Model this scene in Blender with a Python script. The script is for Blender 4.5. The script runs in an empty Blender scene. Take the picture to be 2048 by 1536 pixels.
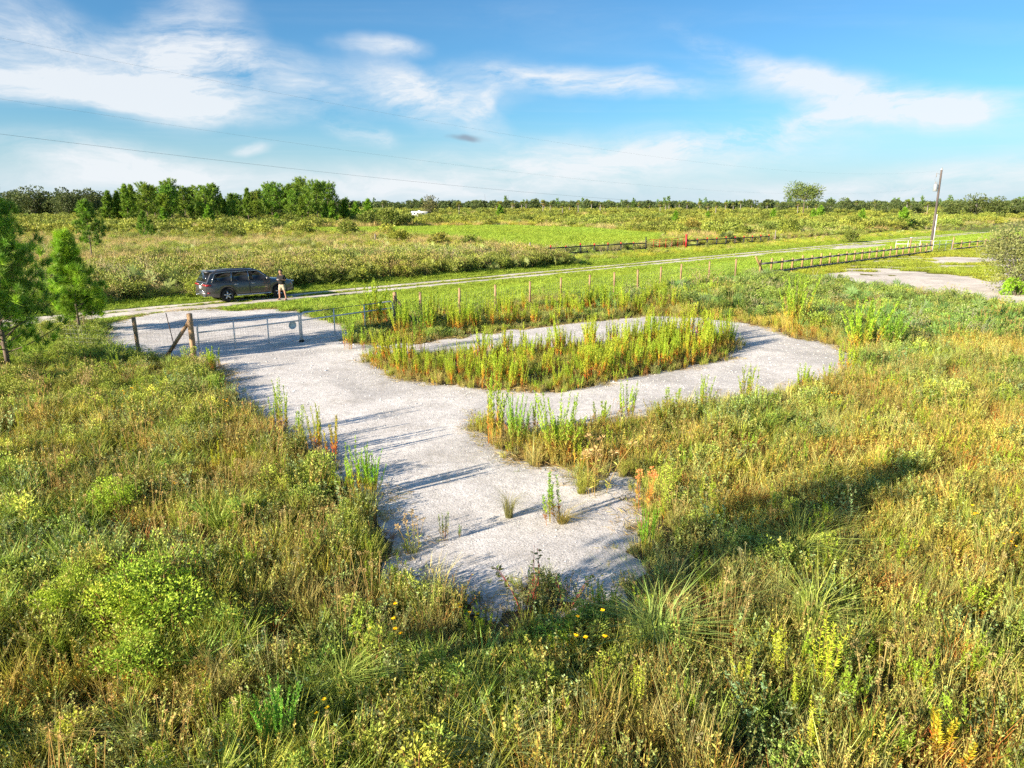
import bpy, bmesh, math, random
import numpy as np
from math import radians as R, sin, cos, pi
from mathutils import Vector, Matrix

rng = np.random.default_rng(7)
random.seed(7)
scene = bpy.context.scene
COL = scene.collection

# ------------------------------------------------------------------ camera
F, H, HZ = 1420.0, 5.5, 409.0                 # focal length and horizon row of a 2048x1536 frame; camera height (m)
PITCH = math.atan((768 - HZ) / F)
cam_data = bpy.data.cameras.new('camera')
cam_data.sensor_width = 36
cam_data.lens = 36 * F / 2048
cam_data.clip_start = 0.1
cam_data.clip_end = 9000
cam = bpy.data.objects.new('camera', cam_data)
COL.objects.link(cam)
cam.location = (0, 0, H)
cam.rotation_euler = (pi / 2 - PITCH, 0, 0)
scene.camera = cam

# ------------------------------------------------------------------ light
SUN_EL, SHADOW_AZ = 19.0, 36.0                # elevation; shadows fall towards (cos, sin) of this angle in the x-y plane
sd = (-cos(R(SHADOW_AZ)) * cos(R(SUN_EL)), -sin(R(SHADOW_AZ)) * cos(R(SUN_EL)), sin(R(SUN_EL)))   # towards the sun
sun_data = bpy.data.lights.new('sun', 'SUN')
sun_data.energy = 4.2
sun_data.angle = R(0.53)
sun_data.color = (1.0, 0.88, 0.72)
sun = bpy.data.objects.new('sun', sun_data)
COL.objects.link(sun)
sun.rotation_euler = Vector(sd).to_track_quat('Z', 'Y').to_euler()

scene.view_settings.view_transform = 'Standard'
scene.view_settings.look = 'None'
scene.view_settings.gamma = 1.0
scene.view_settings.use_curve_mapping = False
scene.view_settings.exposure = 1.6
scene.cycles.max_bounces = 4
scene.cycles.diffuse_bounces = 2
scene.cycles.glossy_bounces = 2
scene.cycles.transmission_bounces = 3
scene.cycles.transparent_max_bounces = 4
scene.cycles.use_denoising = False
scene.cycles.use_adaptive_sampling = True
scene.cycles.adaptive_threshold = 0.02
scene.cycles.debug_use_spatial_splits = True


def px_dir(u, v):
    a, b = (u - 1024) / F, (768 - v) / F
    return (a, cos(PITCH) + b * sin(PITCH), -sin(PITCH) + b * cos(PITCH))


def px_ang(u, v):
    x, y, z = px_dir(u, v)
    return math.atan2(x, y), math.atan2(z, math.hypot(x, y))


def P(u, v, z=0.0):
    x, y, dz = px_dir(u, v)
    t = (z - H) / dz
    return np.array((x * t, y * t))


world = bpy.data.worlds.new('World')
scene.world = world
world.use_nodes = True
wn, wl = world.node_tree.nodes, world.node_tree.links
wn.clear()


def N(tree, typ, **kw):
    n = tree.nodes.new(typ)
    for k, v in kw.items():
        if k.startswith('i_'):
            n.inputs[k[2:].replace('_', ' ')].default_value = v
        else:
            setattr(n, k, v)
    return n


def build_world():
    T = world.node_tree
    L = T.links.new
    sky = N(T, 'ShaderNodeTexSky', sky_type='NISHITA', sun_disc=False)
    sky.sun_elevation = R(SUN_EL)
    sky.sun_rotation = math.atan2(sd[0], sd[1])
    sky.altitude = 0
    sky.air_density = 1.0
    sky.dust_density = 0.4
    sky.ozone_density = 1.6
    tc = N(T, 'ShaderNodeTexCoord')
    sep = N(T, 'ShaderNodeSeparateXYZ')
    L(tc.outputs['Generated'], sep.inputs[0])
    az = N(T, 'ShaderNodeMath', operation='ARCTAN2')
    L(sep.outputs['X'], az.inputs[0]); L(sep.outputs['Y'], az.inputs[1])
    el = N(T, 'ShaderNodeMath', operation='ARCSINE')
    L(sep.outputs['Z'], el.inputs[0])
    pv = N(T, 'ShaderNodeCombineXYZ')
    L(az.outputs[0], pv.inputs[0]); L(el.outputs[0], pv.inputs[1])
    # domain warp
    nz = N(T, 'ShaderNodeTexNoise', noise_dimensions='3D')
    nz.inputs['Scale'].default_value = 7; nz.inputs['Detail'].default_value = 4
    L(pv.outputs[0], nz.inputs['Vector'])
    sub = N(T, 'ShaderNodeVectorMath', operation='SUBTRACT'); sub.inputs[1].default_value = (.5, .5, .5)
    L(nz.outputs['Color'], sub.inputs[0])
    mul = N(T, 'ShaderNodeVectorMath', operation='MULTIPLY'); mul.inputs[1].default_value = (.15, .04, 0)
    L(sub.outputs[0], mul.inputs[0])
    wv = N(T, 'ShaderNodeVectorMath', operation='ADD')
    L(pv.outputs[0], wv.inputs[0]); L(mul.outputs[0], wv.inputs[1])

    def blob(u, v, hw, hh, ang, k, inner=0.0):
        a, e = px_ang(u, v)
        m = N(T, 'ShaderNodeMapping', vector_type='TEXTURE')
        m.inputs['Location'].default_value = (a, e, 0)
        m.inputs['Rotation'].default_value = (0, 0, R(-ang))
        m.inputs['Scale'].default_value = (hw / F, hh / F, 1)
        L(wv.outputs[0], m.inputs['Vector'])
        ln = N(T, 'ShaderNodeVectorMath', operation='LENGTH')
        L(m.outputs[0], ln.inputs[0])
        r = N(T, 'ShaderNodeMapRange', interpolation_type='SMOOTHSTEP')
        r.inputs['From Min'].default_value = 1.0; r.inputs['From Max'].default_value = inner
        r.inputs['To Min'].default_value = 0.0; r.inputs['To Max'].default_value = k
        L(ln.outputs['Value'], r.inputs['Value'])
        return r.outputs[0]

    clouds = [(40, 75, 380, 85, 8, .9), (390, 110, 180, 110, -35, 1.1), (240, 188, 460, 48, 3, 1.3), (560, 150, 340, 62, 10, .8),
              (860, 205, 210, 55, 22, 1.2), (960, 170, 200, 62, -6, .6), (1190, 168, 280, 36, 4, 1.45), (760, 98, 120, 26, 3, .9),
              (1740, 196, 380, 50, 12, .95), (1560, 140, 300, 36, 20, .6), (1860, 218, 320, 32, 2, .8), (1180, 325, 700, 72, -5, 1.25),
              (1400, 290, 360, 32, -9, 1.0), (1000, 380, 1700, 36, 0, .45), (1930, 358, 600, 52, -5, 1.0), (230, 312, 280, 44, 6, .9),
              (520, 293, 60, 16, 0, .9), (330, 350, 480, 45, 0, .7), (745, 266, 100, 28, 10, .9), (1620, 230, 150, 18, -4, .7),
              (955, 215, 66, 24, -40, .8)]
    s = None
    for c in clouds:
        b = blob(*c)
        if s is None:
            s = b
        else:
            ad = N(T, 'ShaderNodeMath', operation='ADD')
            L(s, ad.inputs[0]); L(b, ad.inputs[1]); s = ad.outputs[0]
    # cirrus all round: stretched noise, thickened above the view to brighten the shade
    pz = N(T, 'ShaderNodeMath', operation='MAXIMUM'); pz.inputs[1].default_value = 0.06
    L(sep.outputs['Z'], pz.inputs[0])
    pl = N(T, 'ShaderNodeVectorMath', operation='DIVIDE')
    cz = N(T, 'ShaderNodeCombineXYZ')
    for i in range(3): L(pz.outputs[0], cz.inputs[i])
    L(tc.outputs['Generated'], pl.inputs[0]); L(cz.outputs[0], pl.inputs[1])
    mp = N(T, 'ShaderNodeMapping'); mp.inputs['Scale'].default_value = (.55, 1.2, 0); mp.inputs['Rotation'].default_value = (0, 0, .5)
    L(pl.outputs[0], mp.inputs['Vector'])
    n2 = N(T, 'ShaderNodeTexNoise'); n2.inputs['Scale'].default_value = .7; n2.inputs['Detail'].default_value = 6
    n2.inputs['Distortion'].default_value = .8
    L(mp.outputs[0], n2.inputs['Vector'])
    r2 = N(T, 'ShaderNodeMapRange', interpolation_type='SMOOTHSTEP')
    r2.inputs['From Min'].default_value = .44; r2.inputs['From Max'].default_value = .74
    r2.inputs['To Max'].default_value = 1.0
    L(n2.outputs['Fac'], r2.inputs['Value'])
    rw = N(T, 'ShaderNodeMapRange', interpolation_type='SMOOTHSTEP')          # thin within view; denser unseen cloud overhead added as neutral fill light
    rw.inputs['From Min'].default_value = .22; rw.inputs['From Max'].default_value = .55; rw.inputs['To Min'].default_value = .08; rw.inputs['To Max'].default_value = 1
    L(el.outputs[0], rw.inputs['Value'])
    wt = N(T, 'ShaderNodeMath', operation='MULTIPLY'); L(r2.outputs[0], wt.inputs[0]); L(rw.outputs[0], wt.inputs[1])
    ad = N(T, 'ShaderNodeMath', operation='ADD'); L(s, ad.inputs[0]); L(wt.outputs[0], ad.inputs[1])
    # streaks
    ms = N(T, 'ShaderNodeMapping'); ms.inputs['Scale'].default_value = (4.5, 15, 1); ms.inputs['Rotation'].default_value = (0, 0, .12)
    L(wv.outputs[0], ms.inputs['Vector'])
    n3 = N(T, 'ShaderNodeTexNoise'); n3.inputs['Scale'].default_value = 1.0; n3.inputs['Detail'].default_value = 10
    n3.inputs['Roughness'].default_value = .68; n3.inputs['Distortion'].default_value = .25
    L(ms.outputs[0], n3.inputs['Vector'])
    r3 = N(T, 'ShaderNodeMapRange')
    r3.inputs['From Min'].default_value = .36; r3.inputs['From Max'].default_value = .68
    r3.inputs['To Min'].default_value = .03; r3.inputs['To Max'].default_value = 1.3
    L(n3.outputs['Fac'], r3.inputs['Value'])
    dn = N(T, 'ShaderNodeMath', operation='MULTIPLY'); L(ad.outputs[0], dn.inputs[0]); L(r3.outputs[0], dn.inputs[1])
    # pale air near the horizon, all round
    hz = N(T, 'ShaderNodeMapRange', interpolation_type='SMOOTHSTEP')
    hz.inputs['From Min'].default_value = .13; hz.inputs['From Max'].default_value = -.02
    hz.inputs['To Max'].default_value = .95
    L(el.outputs[0], hz.inputs['Value'])
    mx = N(T, 'ShaderNodeMath', operation='ADD', use_clamp=True); L(dn.outputs[0], mx.inputs[0]); mx.inputs[1].default_value = 0
    cl = N(T, 'ShaderNodeMath', operation='MINIMUM'); cl.inputs[1].default_value = .88
    L(mx.outputs[0], cl.inputs[0])
    tint = N(T, 'ShaderNodeMix', data_type='RGBA', blend_type='MULTIPLY'); tint.inputs['Factor'].default_value = 1
    tint.inputs['B'].default_value = (SKY_TINT[0], SKY_TINT[1], SKY_TINT[2], 1)
    L(sky.outputs[0], tint.inputs['A'])
    mix = N(T, 'ShaderNodeMix', data_type='RGBA')
    mix.inputs['B'].default_value = (CLOUD[0], CLOUD[1], CLOUD[2], 1)
    ha = N(T, 'ShaderNodeMix', data_type='RGBA'); ha.inputs['B'].default_value = (3.7, 4.55, 5.2, 1)
    L(hz.outputs[0], ha.inputs['Factor']); L(tint.outputs['Result'], ha.inputs['A'])
    L(cl.outputs[0], mix.inputs['Factor']); L(ha.outputs['Result'], mix.inputs['A'])
    # one small grey cloud
    dk = N(T, 'ShaderNodeMix', data_type='RGBA'); dk.inputs['B'].default_value = (CLOUD[0] * .33, CLOUD[1] * .38, CLOUD[2] * .46, 1)
    L(blob(930, 277, 34, 9, 0, .8, .2), dk.inputs['Factor']); L(mix.outputs['Result'], dk.inputs['A'])
    bg = N(T, 'ShaderNodeBackground'); bg.inputs['Strength'].default_value = SKY_STRENGTH
    L(dk.outputs['Result'], bg.inputs['Color'])
    out = N(T, 'ShaderNodeOutputWorld')
    L(bg.outputs[0], out.inputs[0])


SKY_STRENGTH = 0.0565
SKY_TINT = (.37, .70, .95)
CLOUD = (5.3, 5.5, 5.7)
build_world()
world.cycles.sampling_method = 'NONE'

# ------------------------------------------------------------------ numeric helpers


def vnoise(x, y, seed=0):
    x = np.asarray(x, float); y = np.asarray(y, float)
    xi, yi = np.floor(x).astype(np.int64), np.floor(y).astype(np.int64)
    fx, fy = x - xi, y - yi
    fx = fx * fx * (3 - 2 * fx); fy = fy * fy * (3 - 2 * fy)

    def h(a, b):
        n = (a * 374761393 + b * 668265263 + seed * 1274126177) & 0xffffffff
        n = ((n ^ (n >> 13)) * 1274126177) & 0xffffffff
        return ((n ^ (n >> 16)) & 0xffff) / 65535.0
    return (h(xi, yi) * (1 - fx) + h(xi + 1, yi) * fx) * (1 - fy) + (h(xi, yi + 1) * (1 - fx) + h(xi + 1, yi + 1) * fx) * fy


def fbm(x, y, seed=0, oct=4):
    s, a, t = 0, 1, 0
    for i in range(oct):
        s = s + a * vnoise(np.asarray(x) * 2 ** i, np.asarray(y) * 2 ** i, seed + i); t += a; a *= .5
    return s / t


def sstep(a, b, x):
    t = np.clip((np.asarray(x, float) - a) / (b - a), 0, 1)
    return t * t * (3 - 2 * t)


def poly_px(pts):
    return np.array([P(*p) for p in pts])


def sdf(poly, x, y):
    """signed distance, positive inside"""
    x = np.asarray(x, float); y = np.asarray(y, float)
    ins = np.zeros(x.shape, bool)
    d = np.full(x.shape, 1e9)
    n = len(poly)
    for i in range(n):
        x0, y0 = poly[i]; x1, y1 = poly[(i + 1) % n]
        c = ((y0 > y) != (y1 > y)) & (x < (x1 - x0) * (y - y0) / (y1 - y0 + 1e-12) + x0)
        ins ^= c
        ex, ey = x1 - x0, y1 - y0
        t = np.clip(((x - x0) * ex + (y - y0) * ey) / (ex * ex + ey * ey + 1e-12), 0, 1)
        d = np.minimum(d, np.hypot(x - x0 - t * ex, y - y0 - t * ey))
    return np.where(ins, d, -d)


def nrm(a):
    return a / (np.linalg.norm(a, axis=-1, keepdims=True) + 1e-9)


class MB:
    """collects faces with vertex colours and builds one mesh"""

    def __init__(s):
        s.v, s.f, s.c, s.m, s.n = [], [], [], [], 0

    def add(s, v, f, c=(1, 1, 1), m=0):
        v = np.asarray(v, float).reshape(-1, 3)
        c = np.broadcast_to(np.asarray(c, float), (len(v), 3))
        s.v.append(v); s.c.append(c)
        if isinstance(f, np.ndarray):
            s.f.append(f + s.n); s.m.append(np.full(len(f), m))
        else:
            for q in f:
                s.f.append(np.array([q]) + s.n); s.m.append(np.array([m]))
        s.n += len(v)
        return s

    def mesh(s, name, mats, smooth=False):
        me = bpy.data.meshes.new(name)
        v = np.concatenate(s.v)
        me.vertices.add(len(v)); me.vertices.foreach_set('co', v.ravel())
        li = np.concatenate([a.ravel() for a in s.f])
        sz = np.concatenate([np.full(len(a), a.shape[1]) for a in s.f])
        me.loops.add(len(li)); me.loops.foreach_set('vertex_index', li.astype(np.int32))
        me.polygons.add(len(sz))
        me.polygons.foreach_set('loop_start', np.concatenate(([0], np.cumsum(sz)[:-1])).astype(np.int32))
        me.polygons.foreach_set('material_index', np.concatenate(s.m).astype(np.int32))
        if smooth:
            me.polygons.foreach_set('use_smooth', np.ones(len(sz), bool))
        at = me.attributes.new('Col', 'FLOAT_COLOR', 'POINT')
        c = np.concatenate(s.c)
        at.data.foreach_set('color', np.c_[c, np.ones(len(c))].ravel().astype(np.float32))
        for m in (mats if isinstance(mats, (list, tuple)) else [mats]):
            me.materials.append(m)
        me.update(calc_edges=True)
        me.validate()
        return me

    def tube(s, pts, rad, sides=6, c=(1, 1, 1), m=0, cap=True):
        pts = np.asarray(pts, float); n = len(pts)
        rad = np.broadcast_to(np.asarray(rad, float), (n,))
        d = np.gradient(pts, axis=0) if n > 1 else np.array([[0, 0, 1.]])
        d = nrm(d)
        ref = np.array([0, 0, 1.]) if abs(d[0][2]) < .9 else np.array([1., 0, 0])
        a = nrm(np.cross(d, ref)); b = np.cross(d, a)
        t = np.arange(sides) * 2 * pi / sides
        ring = pts[:, None] + rad[:, None, None] * (np.cos(t)[None, :, None] * a[:, None] + np.sin(t)[None, :, None] * b[:, None])
        i, j = np.meshgrid(np.arange(n - 1), np.arange(sides), indexing='ij')
        k = (j + 1) % sides
        q = np.stack([i * sides + j, i * sides + k, (i + 1) * sides + k, (i + 1) * sides + j], -1).reshape(-1, 4)
        c = np.asarray(c, float)
        if c.ndim == 2:
            c = np.repeat(c, sides, 0)
        s.add(ring.reshape(-1, 3), q, c, m)
        if cap:
            base = s.n - n * sides
            s.f.append(np.array([np.arange(sides)[::-1]]) + base); s.m.append(np.array([m]))
            s.f.append(np.array([np.arange(sides)]) + base + (n - 1) * sides); s.m.append(np.array([m]))
        return s

    def box(s, c, size, rot=None, col=(1, 1, 1), m=0):
        hx, hy, hz = np.asarray(size, float) / 2
        v = np.array([(x, y, z) for x in (-hx, hx) for y in (-hy, hy) for z in (-hz, hz)])
        if rot is not None:
            v = v @ np.array(rot).T
        v = v + np.asarray(c, float)
        f = [(0, 1, 3, 2), (4, 6, 7, 5), (0, 4, 5, 1), (2, 3, 7, 6), (0, 2, 6, 4), (1, 5, 7, 3)]
        return s.add(v, np.array(f), col, m)

    def beam(s, a, b, w, h, col=(1, 1, 1), m=0, up=(0, 0, 1)):
        a = np.asarray(a, float); b = np.asarray(b, float)
        d = b - a; L = np.linalg.norm(d); x = d / L
        y = nrm(np.cross(np.asarray(up, float), x)); z = np.cross(x, y)
        return s.box((a + b) / 2, (L, w, h), np.stack([x, y, z], 1), col, m)


def rz(a):
    return np.array([[cos(a), -sin(a), 0], [sin(a), cos(a), 0], [0, 0, 1]])


# ------------------------------------------------------------------ objects
def obj(name, me, parent=None, loc=(0, 0, 0), rot=0.0, tint=(1, 1, 1)):
    o = bpy.data.objects.new(name, me)
    COL.objects.link(o)
    o.parent = parent
    o.location = loc
    o.rotation_euler = (0, 0, rot) if not isinstance(rot, (tuple, list)) else rot
    o['tint'] = [float(t) for t in tint]
    return o


def tag(o, label, cat=None, group=None, kind=None):
    if label: o['label'] = label
    if cat: o['category'] = cat
    if group: o['group'] = group
    if kind: o['kind'] = kind
    return o


def thing(name, label, cat, loc=(0, 0, 0), rot=0.0, group=None):
    o = obj(name, None, None, loc, rot)
    o.empty_display_size = .2
    return tag(o, label, cat, group)


# ------------------------------------------------------------------ materials
def mat(name):
    m = bpy.data.materials.new(name); m.use_nodes = True
    T = m.node_tree; T.nodes.clear()
    out = N(T, 'ShaderNodeOutputMaterial')
    return m, T, out


def simple(name, col, rough=.6, metal=0.0, noise=0.0, scale=8.0, coat=0.0, bump=0.0, spec=.5, stretch=None, vcol=False):
    m, T, out = mat(name)
    b = N(T, 'ShaderNodeBsdfPrincipled')
    b.inputs['Roughness'].default_value = rough
    b.inputs['Metallic'].default_value = metal
    b.inputs['Coat Weight'].default_value = coat
    b.inputs['Coat Roughness'].default_value = .05
    b.inputs['Specular IOR Level'].default_value = spec
    src = None
    if noise or bump:
        tc = N(T, 'ShaderNodeTexCoord'); n = N(T, 'ShaderNodeTexNoise')
        n.inputs['Scale'].default_value = scale; n.inputs['Detail'].default_value = 5
        mp = N(T, 'ShaderNodeMapping')
        if stretch: mp.inputs['Scale'].default_value = stretch
        T.links.new(tc.outputs['Object'], mp.inputs['Vector']); T.links.new(mp.outputs[0], n.inputs['Vector'])
        mx = N(T, 'ShaderNodeMix', data_type='RGBA')
        mx.inputs['A'].default_value = tuple(c * (1 - noise) for c in col) + (1,)
        mx.inputs['B'].default_value = tuple(min(1, c * (1 + noise)) for c in col) + (1,)
        rr = N(T, 'ShaderNodeMapRange'); rr.inputs['From Min'].default_value = .3; rr.inputs['From Max'].default_value = .7
        T.links.new(n.outputs['Fac'], rr.inputs['Value']); T.links.new(rr.outputs[0], mx.inputs['Factor'])
        src = mx.outputs['Result']
        if bump:
            bp = N(T, 'ShaderNodeBump'); bp.inputs['Strength'].default_value = bump; bp.inputs['Distance'].default_value = .01
            T.links.new(n.outputs['Fac'], bp.inputs['Height']); T.links.new(bp.outputs[0], b.inputs['Normal'])
    if vcol:
        at = N(T, 'ShaderNodeAttribute', attribute_name='Col')
        if src is None:
            src = at.outputs['Color']
        else:
            mm = N(T, 'ShaderNodeMix', data_type='RGBA', blend_type='MULTIPLY'); mm.inputs['Factor'].default_value = 1
            T.links.new(src, mm.inputs['A']); T.links.new(at.outputs['Color'], mm.inputs['B']); src = mm.outputs['Result']
    if src is None:
        b.inputs['Base Color'].default_value = tuple(col) + (1,)
    else:
        T.links.new(src, b.inputs['Base Color'])
    T.links.new(b.outputs[0], out.inputs[0])
    return m


LEAF_GAIN = (2.05, 1.98, 1.38)


def leaf_mat(name, trans=.27, rough=.55, spec=.25):
    """leaf colour = the leaf's own vertex colour times the plant's own tint"""
    m, T, out = mat(name)
    at = N(T, 'ShaderNodeAttribute', attribute_name='Col')
    ti = N(T, 'ShaderNodeAttribute', attribute_name='tint', attribute_type='INSTANCER')
    mm = N(T, 'ShaderNodeMix', data_type='RGBA', blend_type='MULTIPLY'); mm.inputs['Factor'].default_value = 1
    T.links.new(at.outputs['Color'], mm.inputs['A']); T.links.new(ti.outputs['Color'], mm.inputs['B'])
    b = N(T, 'ShaderNodeBsdfPrincipled')
    b.inputs['Roughness'].default_value = rough
    b.inputs['Specular IOR Level'].default_value = spec
    t = N(T, 'ShaderNodeBsdfTranslucent')
    w = N(T, 'ShaderNodeMixShader'); w.inputs[0].default_value = trans
    gn = N(T, 'ShaderNodeVectorMath', operation='MULTIPLY'); gn.inputs[1].default_value = LEAF_GAIN
    T.links.new(mm.outputs['Result'], gn.inputs[0])
    T.links.new(gn.outputs[0], b.inputs['Base Color']); T.links.new(gn.outputs[0], t.inputs['Color'])
    T.links.new(b.outputs[0], w.inputs[1]); T.links.new(t.outputs[0], w.inputs[2])
    T.links.new(w.outputs[0], out.inputs[0])
    return m


LEAF = leaf_mat('leaf')
NEEDLE = leaf_mat('needle', .22, .5, .3)
BARK = simple('bark', (.16, .115, .085), .9, noise=.45, scale=9, bump=.6, stretch=(1, 1, .3))
GREYBARK = simple('grey_bark', (.24, .21, .18), .9, noise=.4, scale=9, bump=.5)
WOOD = simple('post_wood', (.32, .20, .105), .8, noise=.35, scale=14, bump=.4, stretch=(1, 1, .12))
OLDWOOD = simple('weathered_wood', (.34, .22, .09), .85, noise=.4, scale=10, bump=.4, stretch=(1, 1, .15))
POLEWOOD = simple('pole_wood', (.105, .085, .075), .9, noise=.35, scale=5, bump=.4, stretch=(1, 1, .1))
GALV = simple('galvanised_steel', (.62, .62, .60), .5, .1, noise=.18, scale=12)
WHITETUBE = simple('pale_tube', (.72, .73, .72), .4, .2, noise=.1, scale=6)
WIRE = simple('fence_wire', (.26, .26, .26), .55, .3)
CABLE = simple('cable', (.26, .26, .27), .6)
BLACKWOOD = simple('black_stained_wood', (.022, .022, .024), .6, noise=.4, scale=8)
GREYBOARD = simple('dark_grey_board', (.19, .175, .165), .8, noise=.35, scale=6)
REDPAINT = simple('red_paint', (.55, .035, .03), .5, noise=.2, scale=6)


def ground_mat():
    m, T, out = mat('field_soil')
    at = N(T, 'ShaderNodeAttribute', attribute_name='Col')
    g = N(T, 'ShaderNodeNewGeometry')
    b = N(T, 'ShaderNodeBsdfPrincipled'); b.inputs['Roughness'].default_value = .95; b.inputs['Specular IOR Level'].default_value = .1
    src = at.outputs['Color']
    for sc, lo, hi in ((.35, .7, 1.3), (2.2, .6, 1.4), (14, .45, 1.5)):
        n = N(T, 'ShaderNodeTexNoise'); n.inputs['Scale'].default_value = sc; n.inputs['Detail'].default_value = 4
        T.links.new(g.outputs['Position'], n.inputs['Vector'])
        r = N(T, 'ShaderNodeMapRange'); r.inputs['From Min'].default_value = .3; r.inputs['From Max'].default_value = .7
        r.inputs['To Min'].default_value = lo; r.inputs['To Max'].default_value = hi
        T.links.new(n.outputs['Fac'], r.inputs['Value'])
        mx = N(T, 'ShaderNodeVectorMath', operation='SCALE')
        T.links.new(src, mx.inputs[0]); T.links.new(r.outputs[0], mx.inputs['Scale'])
        src = mx.outputs[0]
    T.links.new(src, b.inputs['Base Color'])
    bp = N(T, 'ShaderNodeBump'); bp.inputs['Strength'].default_value = .8; bp.inputs['Distance'].default_value = .06
    T.links.new(n.outputs['Fac'], bp.inputs['Height']); T.links.new(bp.outputs[0], b.inputs['Normal'])
    T.links.new(b.outputs[0], out.inputs[0])
    return m


def gravel_mat(name, base, dark, scale=34, dirt=(.36, .31, .24)):
    m, T, out = mat(name)
    L = T.links.new
    g = N(T, 'ShaderNodeNewGeometry')
    b = N(T, 'ShaderNodeBsdfPrincipled'); b.inputs['Roughness'].default_value = .9; b.inputs['Specular IOR Level'].default_value = .2
    v = N(T, 'ShaderNodeTexVoronoi', feature='F1'); v.inputs['Scale'].default_value = scale
    L(g.outputs['Position'], v.inputs['Vector'])
    v2 = N(T, 'ShaderNodeTexVoronoi', feature='F1'); v2.inputs['Scale'].default_value = scale * .37
    L(g.outputs['Position'], v2.inputs['Vector'])
    sep = N(T, 'ShaderNodeSeparateColor'); L(v.outputs['Color'], sep.inputs[0])
    mx = N(T, 'ShaderNodeMix', data_type='RGBA'); mx.inputs['A'].default_value = dark + (1,); mx.inputs['B'].default_value = base + (1,)
    r = N(T, 'ShaderNodeMapRange'); r.inputs['From Min'].default_value = .0; r.inputs['From Max'].default_value = .45
    L(sep.outputs[0], r.inputs['Value']); L(r.outputs[0], mx.inputs['Factor'])
    n = N(T, 'ShaderNodeTexNoise'); n.inputs['Scale'].default_value = .9; n.inputs['Detail'].default_value = 6; n.inputs['Roughness'].default_value = .65
    L(g.outputs['Position'], n.inputs['Vector'])
    r2 = N(T, 'ShaderNodeMapRange'); r2.inputs['From Min'].default_value = .53; r2.inputs['From Max'].default_value = .78; r2.inputs['To Max'].default_value = .55
    L(n.outputs['Fac'], r2.inputs['Value'])
    m2 = N(T, 'ShaderNodeMix', data_type='RGBA'); m2.inputs['B'].default_value = dirt + (1,)
    L(r2.outputs[0], m2.inputs['Factor']); L(mx.outputs['Result'], m2.inputs['A'])
    # worn, compacted lighter and dustier areas
    n4 = N(T, 'ShaderNodeTexNoise'); n4.inputs['Scale'].default_value = .32; n4.inputs['Detail'].default_value = 5; n4.inputs['Distortion'].default_value = 1.2
    L(g.outputs['Position'], n4.inputs['Vector'])
    r4 = N(T, 'ShaderNodeMapRange'); r4.inputs['From Min'].default_value = .35; r4.inputs['From Max'].default_value = .65
    r4.inputs['To Min'].default_value = .76; r4.inputs['To Max'].default_value = 1.1
    L(n4.outputs['Fac'], r4.inputs['Value'])
    n5 = N(T, 'ShaderNodeTexNoise'); n5.inputs['Scale'].default_value = 5.5; n5.inputs['Detail'].default_value = 6; n5.inputs['Roughness'].default_value = .7
    L(g.outputs['Position'], n5.inputs['Vector'])
    r5 = N(T, 'ShaderNodeMapRange'); r5.inputs['From Min'].default_value = .3; r5.inputs['From Max'].default_value = .62
    r5.inputs['To Min'].default_value = .74; r5.inputs['To Max'].default_value = 1.05
    L(n5.outputs['Fac'], r5.inputs['Value'])
    mu = N(T, 'ShaderNodeMath', operation='MULTIPLY'); L(r4.outputs[0], mu.inputs[0]); L(r5.outputs[0], mu.inputs[1])
    sc_ = N(T, 'ShaderNodeVectorMath', operation='SCALE'); L(m2.outputs['Result'], sc_.inputs[0]); L(mu.outputs[0], sc_.inputs['Scale'])
    L(sc_.outputs[0], b.inputs['Base Color'])
    add = N(T, 'ShaderNodeMath', operation='MULTIPLY_ADD'); add.inputs[1].default_value = 1.6
    L(v2.outputs['Distance'], add.inputs[0]); L(v.outputs['Distance'], add.inputs[2])
    bp = N(T, 'ShaderNodeBump', invert=True); bp.inputs['Strength'].default_value = .2; bp.inputs['Distance'].default_value = .015
    L(add.outputs[0], bp.inputs['Height']); L(bp.outputs[0], b.inputs['Normal'])
    L(b.outputs[0], out.inputs[0])
    return m


SOIL = ground_mat()
GRAVEL = gravel_mat('crushed_shell', (.78, .73, .675), (.42, .385, .34), 60)
SAND = gravel_mat('pale_sand', (.80, .71, .60), (.66, .57, .47), 20, (.38, .31, .19))
STONE = simple('shell_stone', (.68, .65, .61), .85, noise=.3, scale=3)

# ------------------------------------------------------------------ layout of the ground
RD = np.array(P(1360, 523) - P(230, 631)); RD = RD / np.linalg.norm(RD)        # direction of the road
RN = np.array((-RD[1], RD[0]))                                                  # towards its far side
R0 = P(760, 577)


def st(x, y):
    x = np.asarray(x, float) - R0[0]; y = np.asarray(y, float) - R0[1]
    return x * RD[0] + y * RD[1], x * RN[0] + y * RN[1]


def road_pt(s, t):
    return R0 + RD * s + RN * t


GRAVEL_OUT = poly_px([(205, 668), (218, 645), (300, 629), (410, 618), (480, 623), (545, 617), (600, 627), (650, 640), (690, 655), (705, 685), (760, 690),
                      (840, 686), (930, 674), (1040, 660), (1140, 648), (1300, 634), (1400, 636), (1480, 645), (1545, 660), (1570, 672), (1640, 684),
                      (1690, 700), (1705, 735), (1650, 765), (1560, 786), (1480, 800), (1380, 818), (1270, 842), (1180, 856), (1100, 868), (1000, 862),
                      (965, 835), (958, 850), (985, 890), (1040, 925), (1060, 933), (1120, 935), (1145, 960), (1180, 985), (1230, 950), (1268, 960), (1285, 1020), (1275, 1100),
                      (1250, 1210), (1200, 1230), (1100, 1200), (1010, 1230), (940, 1262), (870, 1210), (800, 1130), (770, 1060), (745, 1005), (700, 950), (640, 905),
                      (560, 862), (490, 815), (455, 770), (440, 735), (400, 722), (330, 715), (255, 712), (210, 700)])
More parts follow.
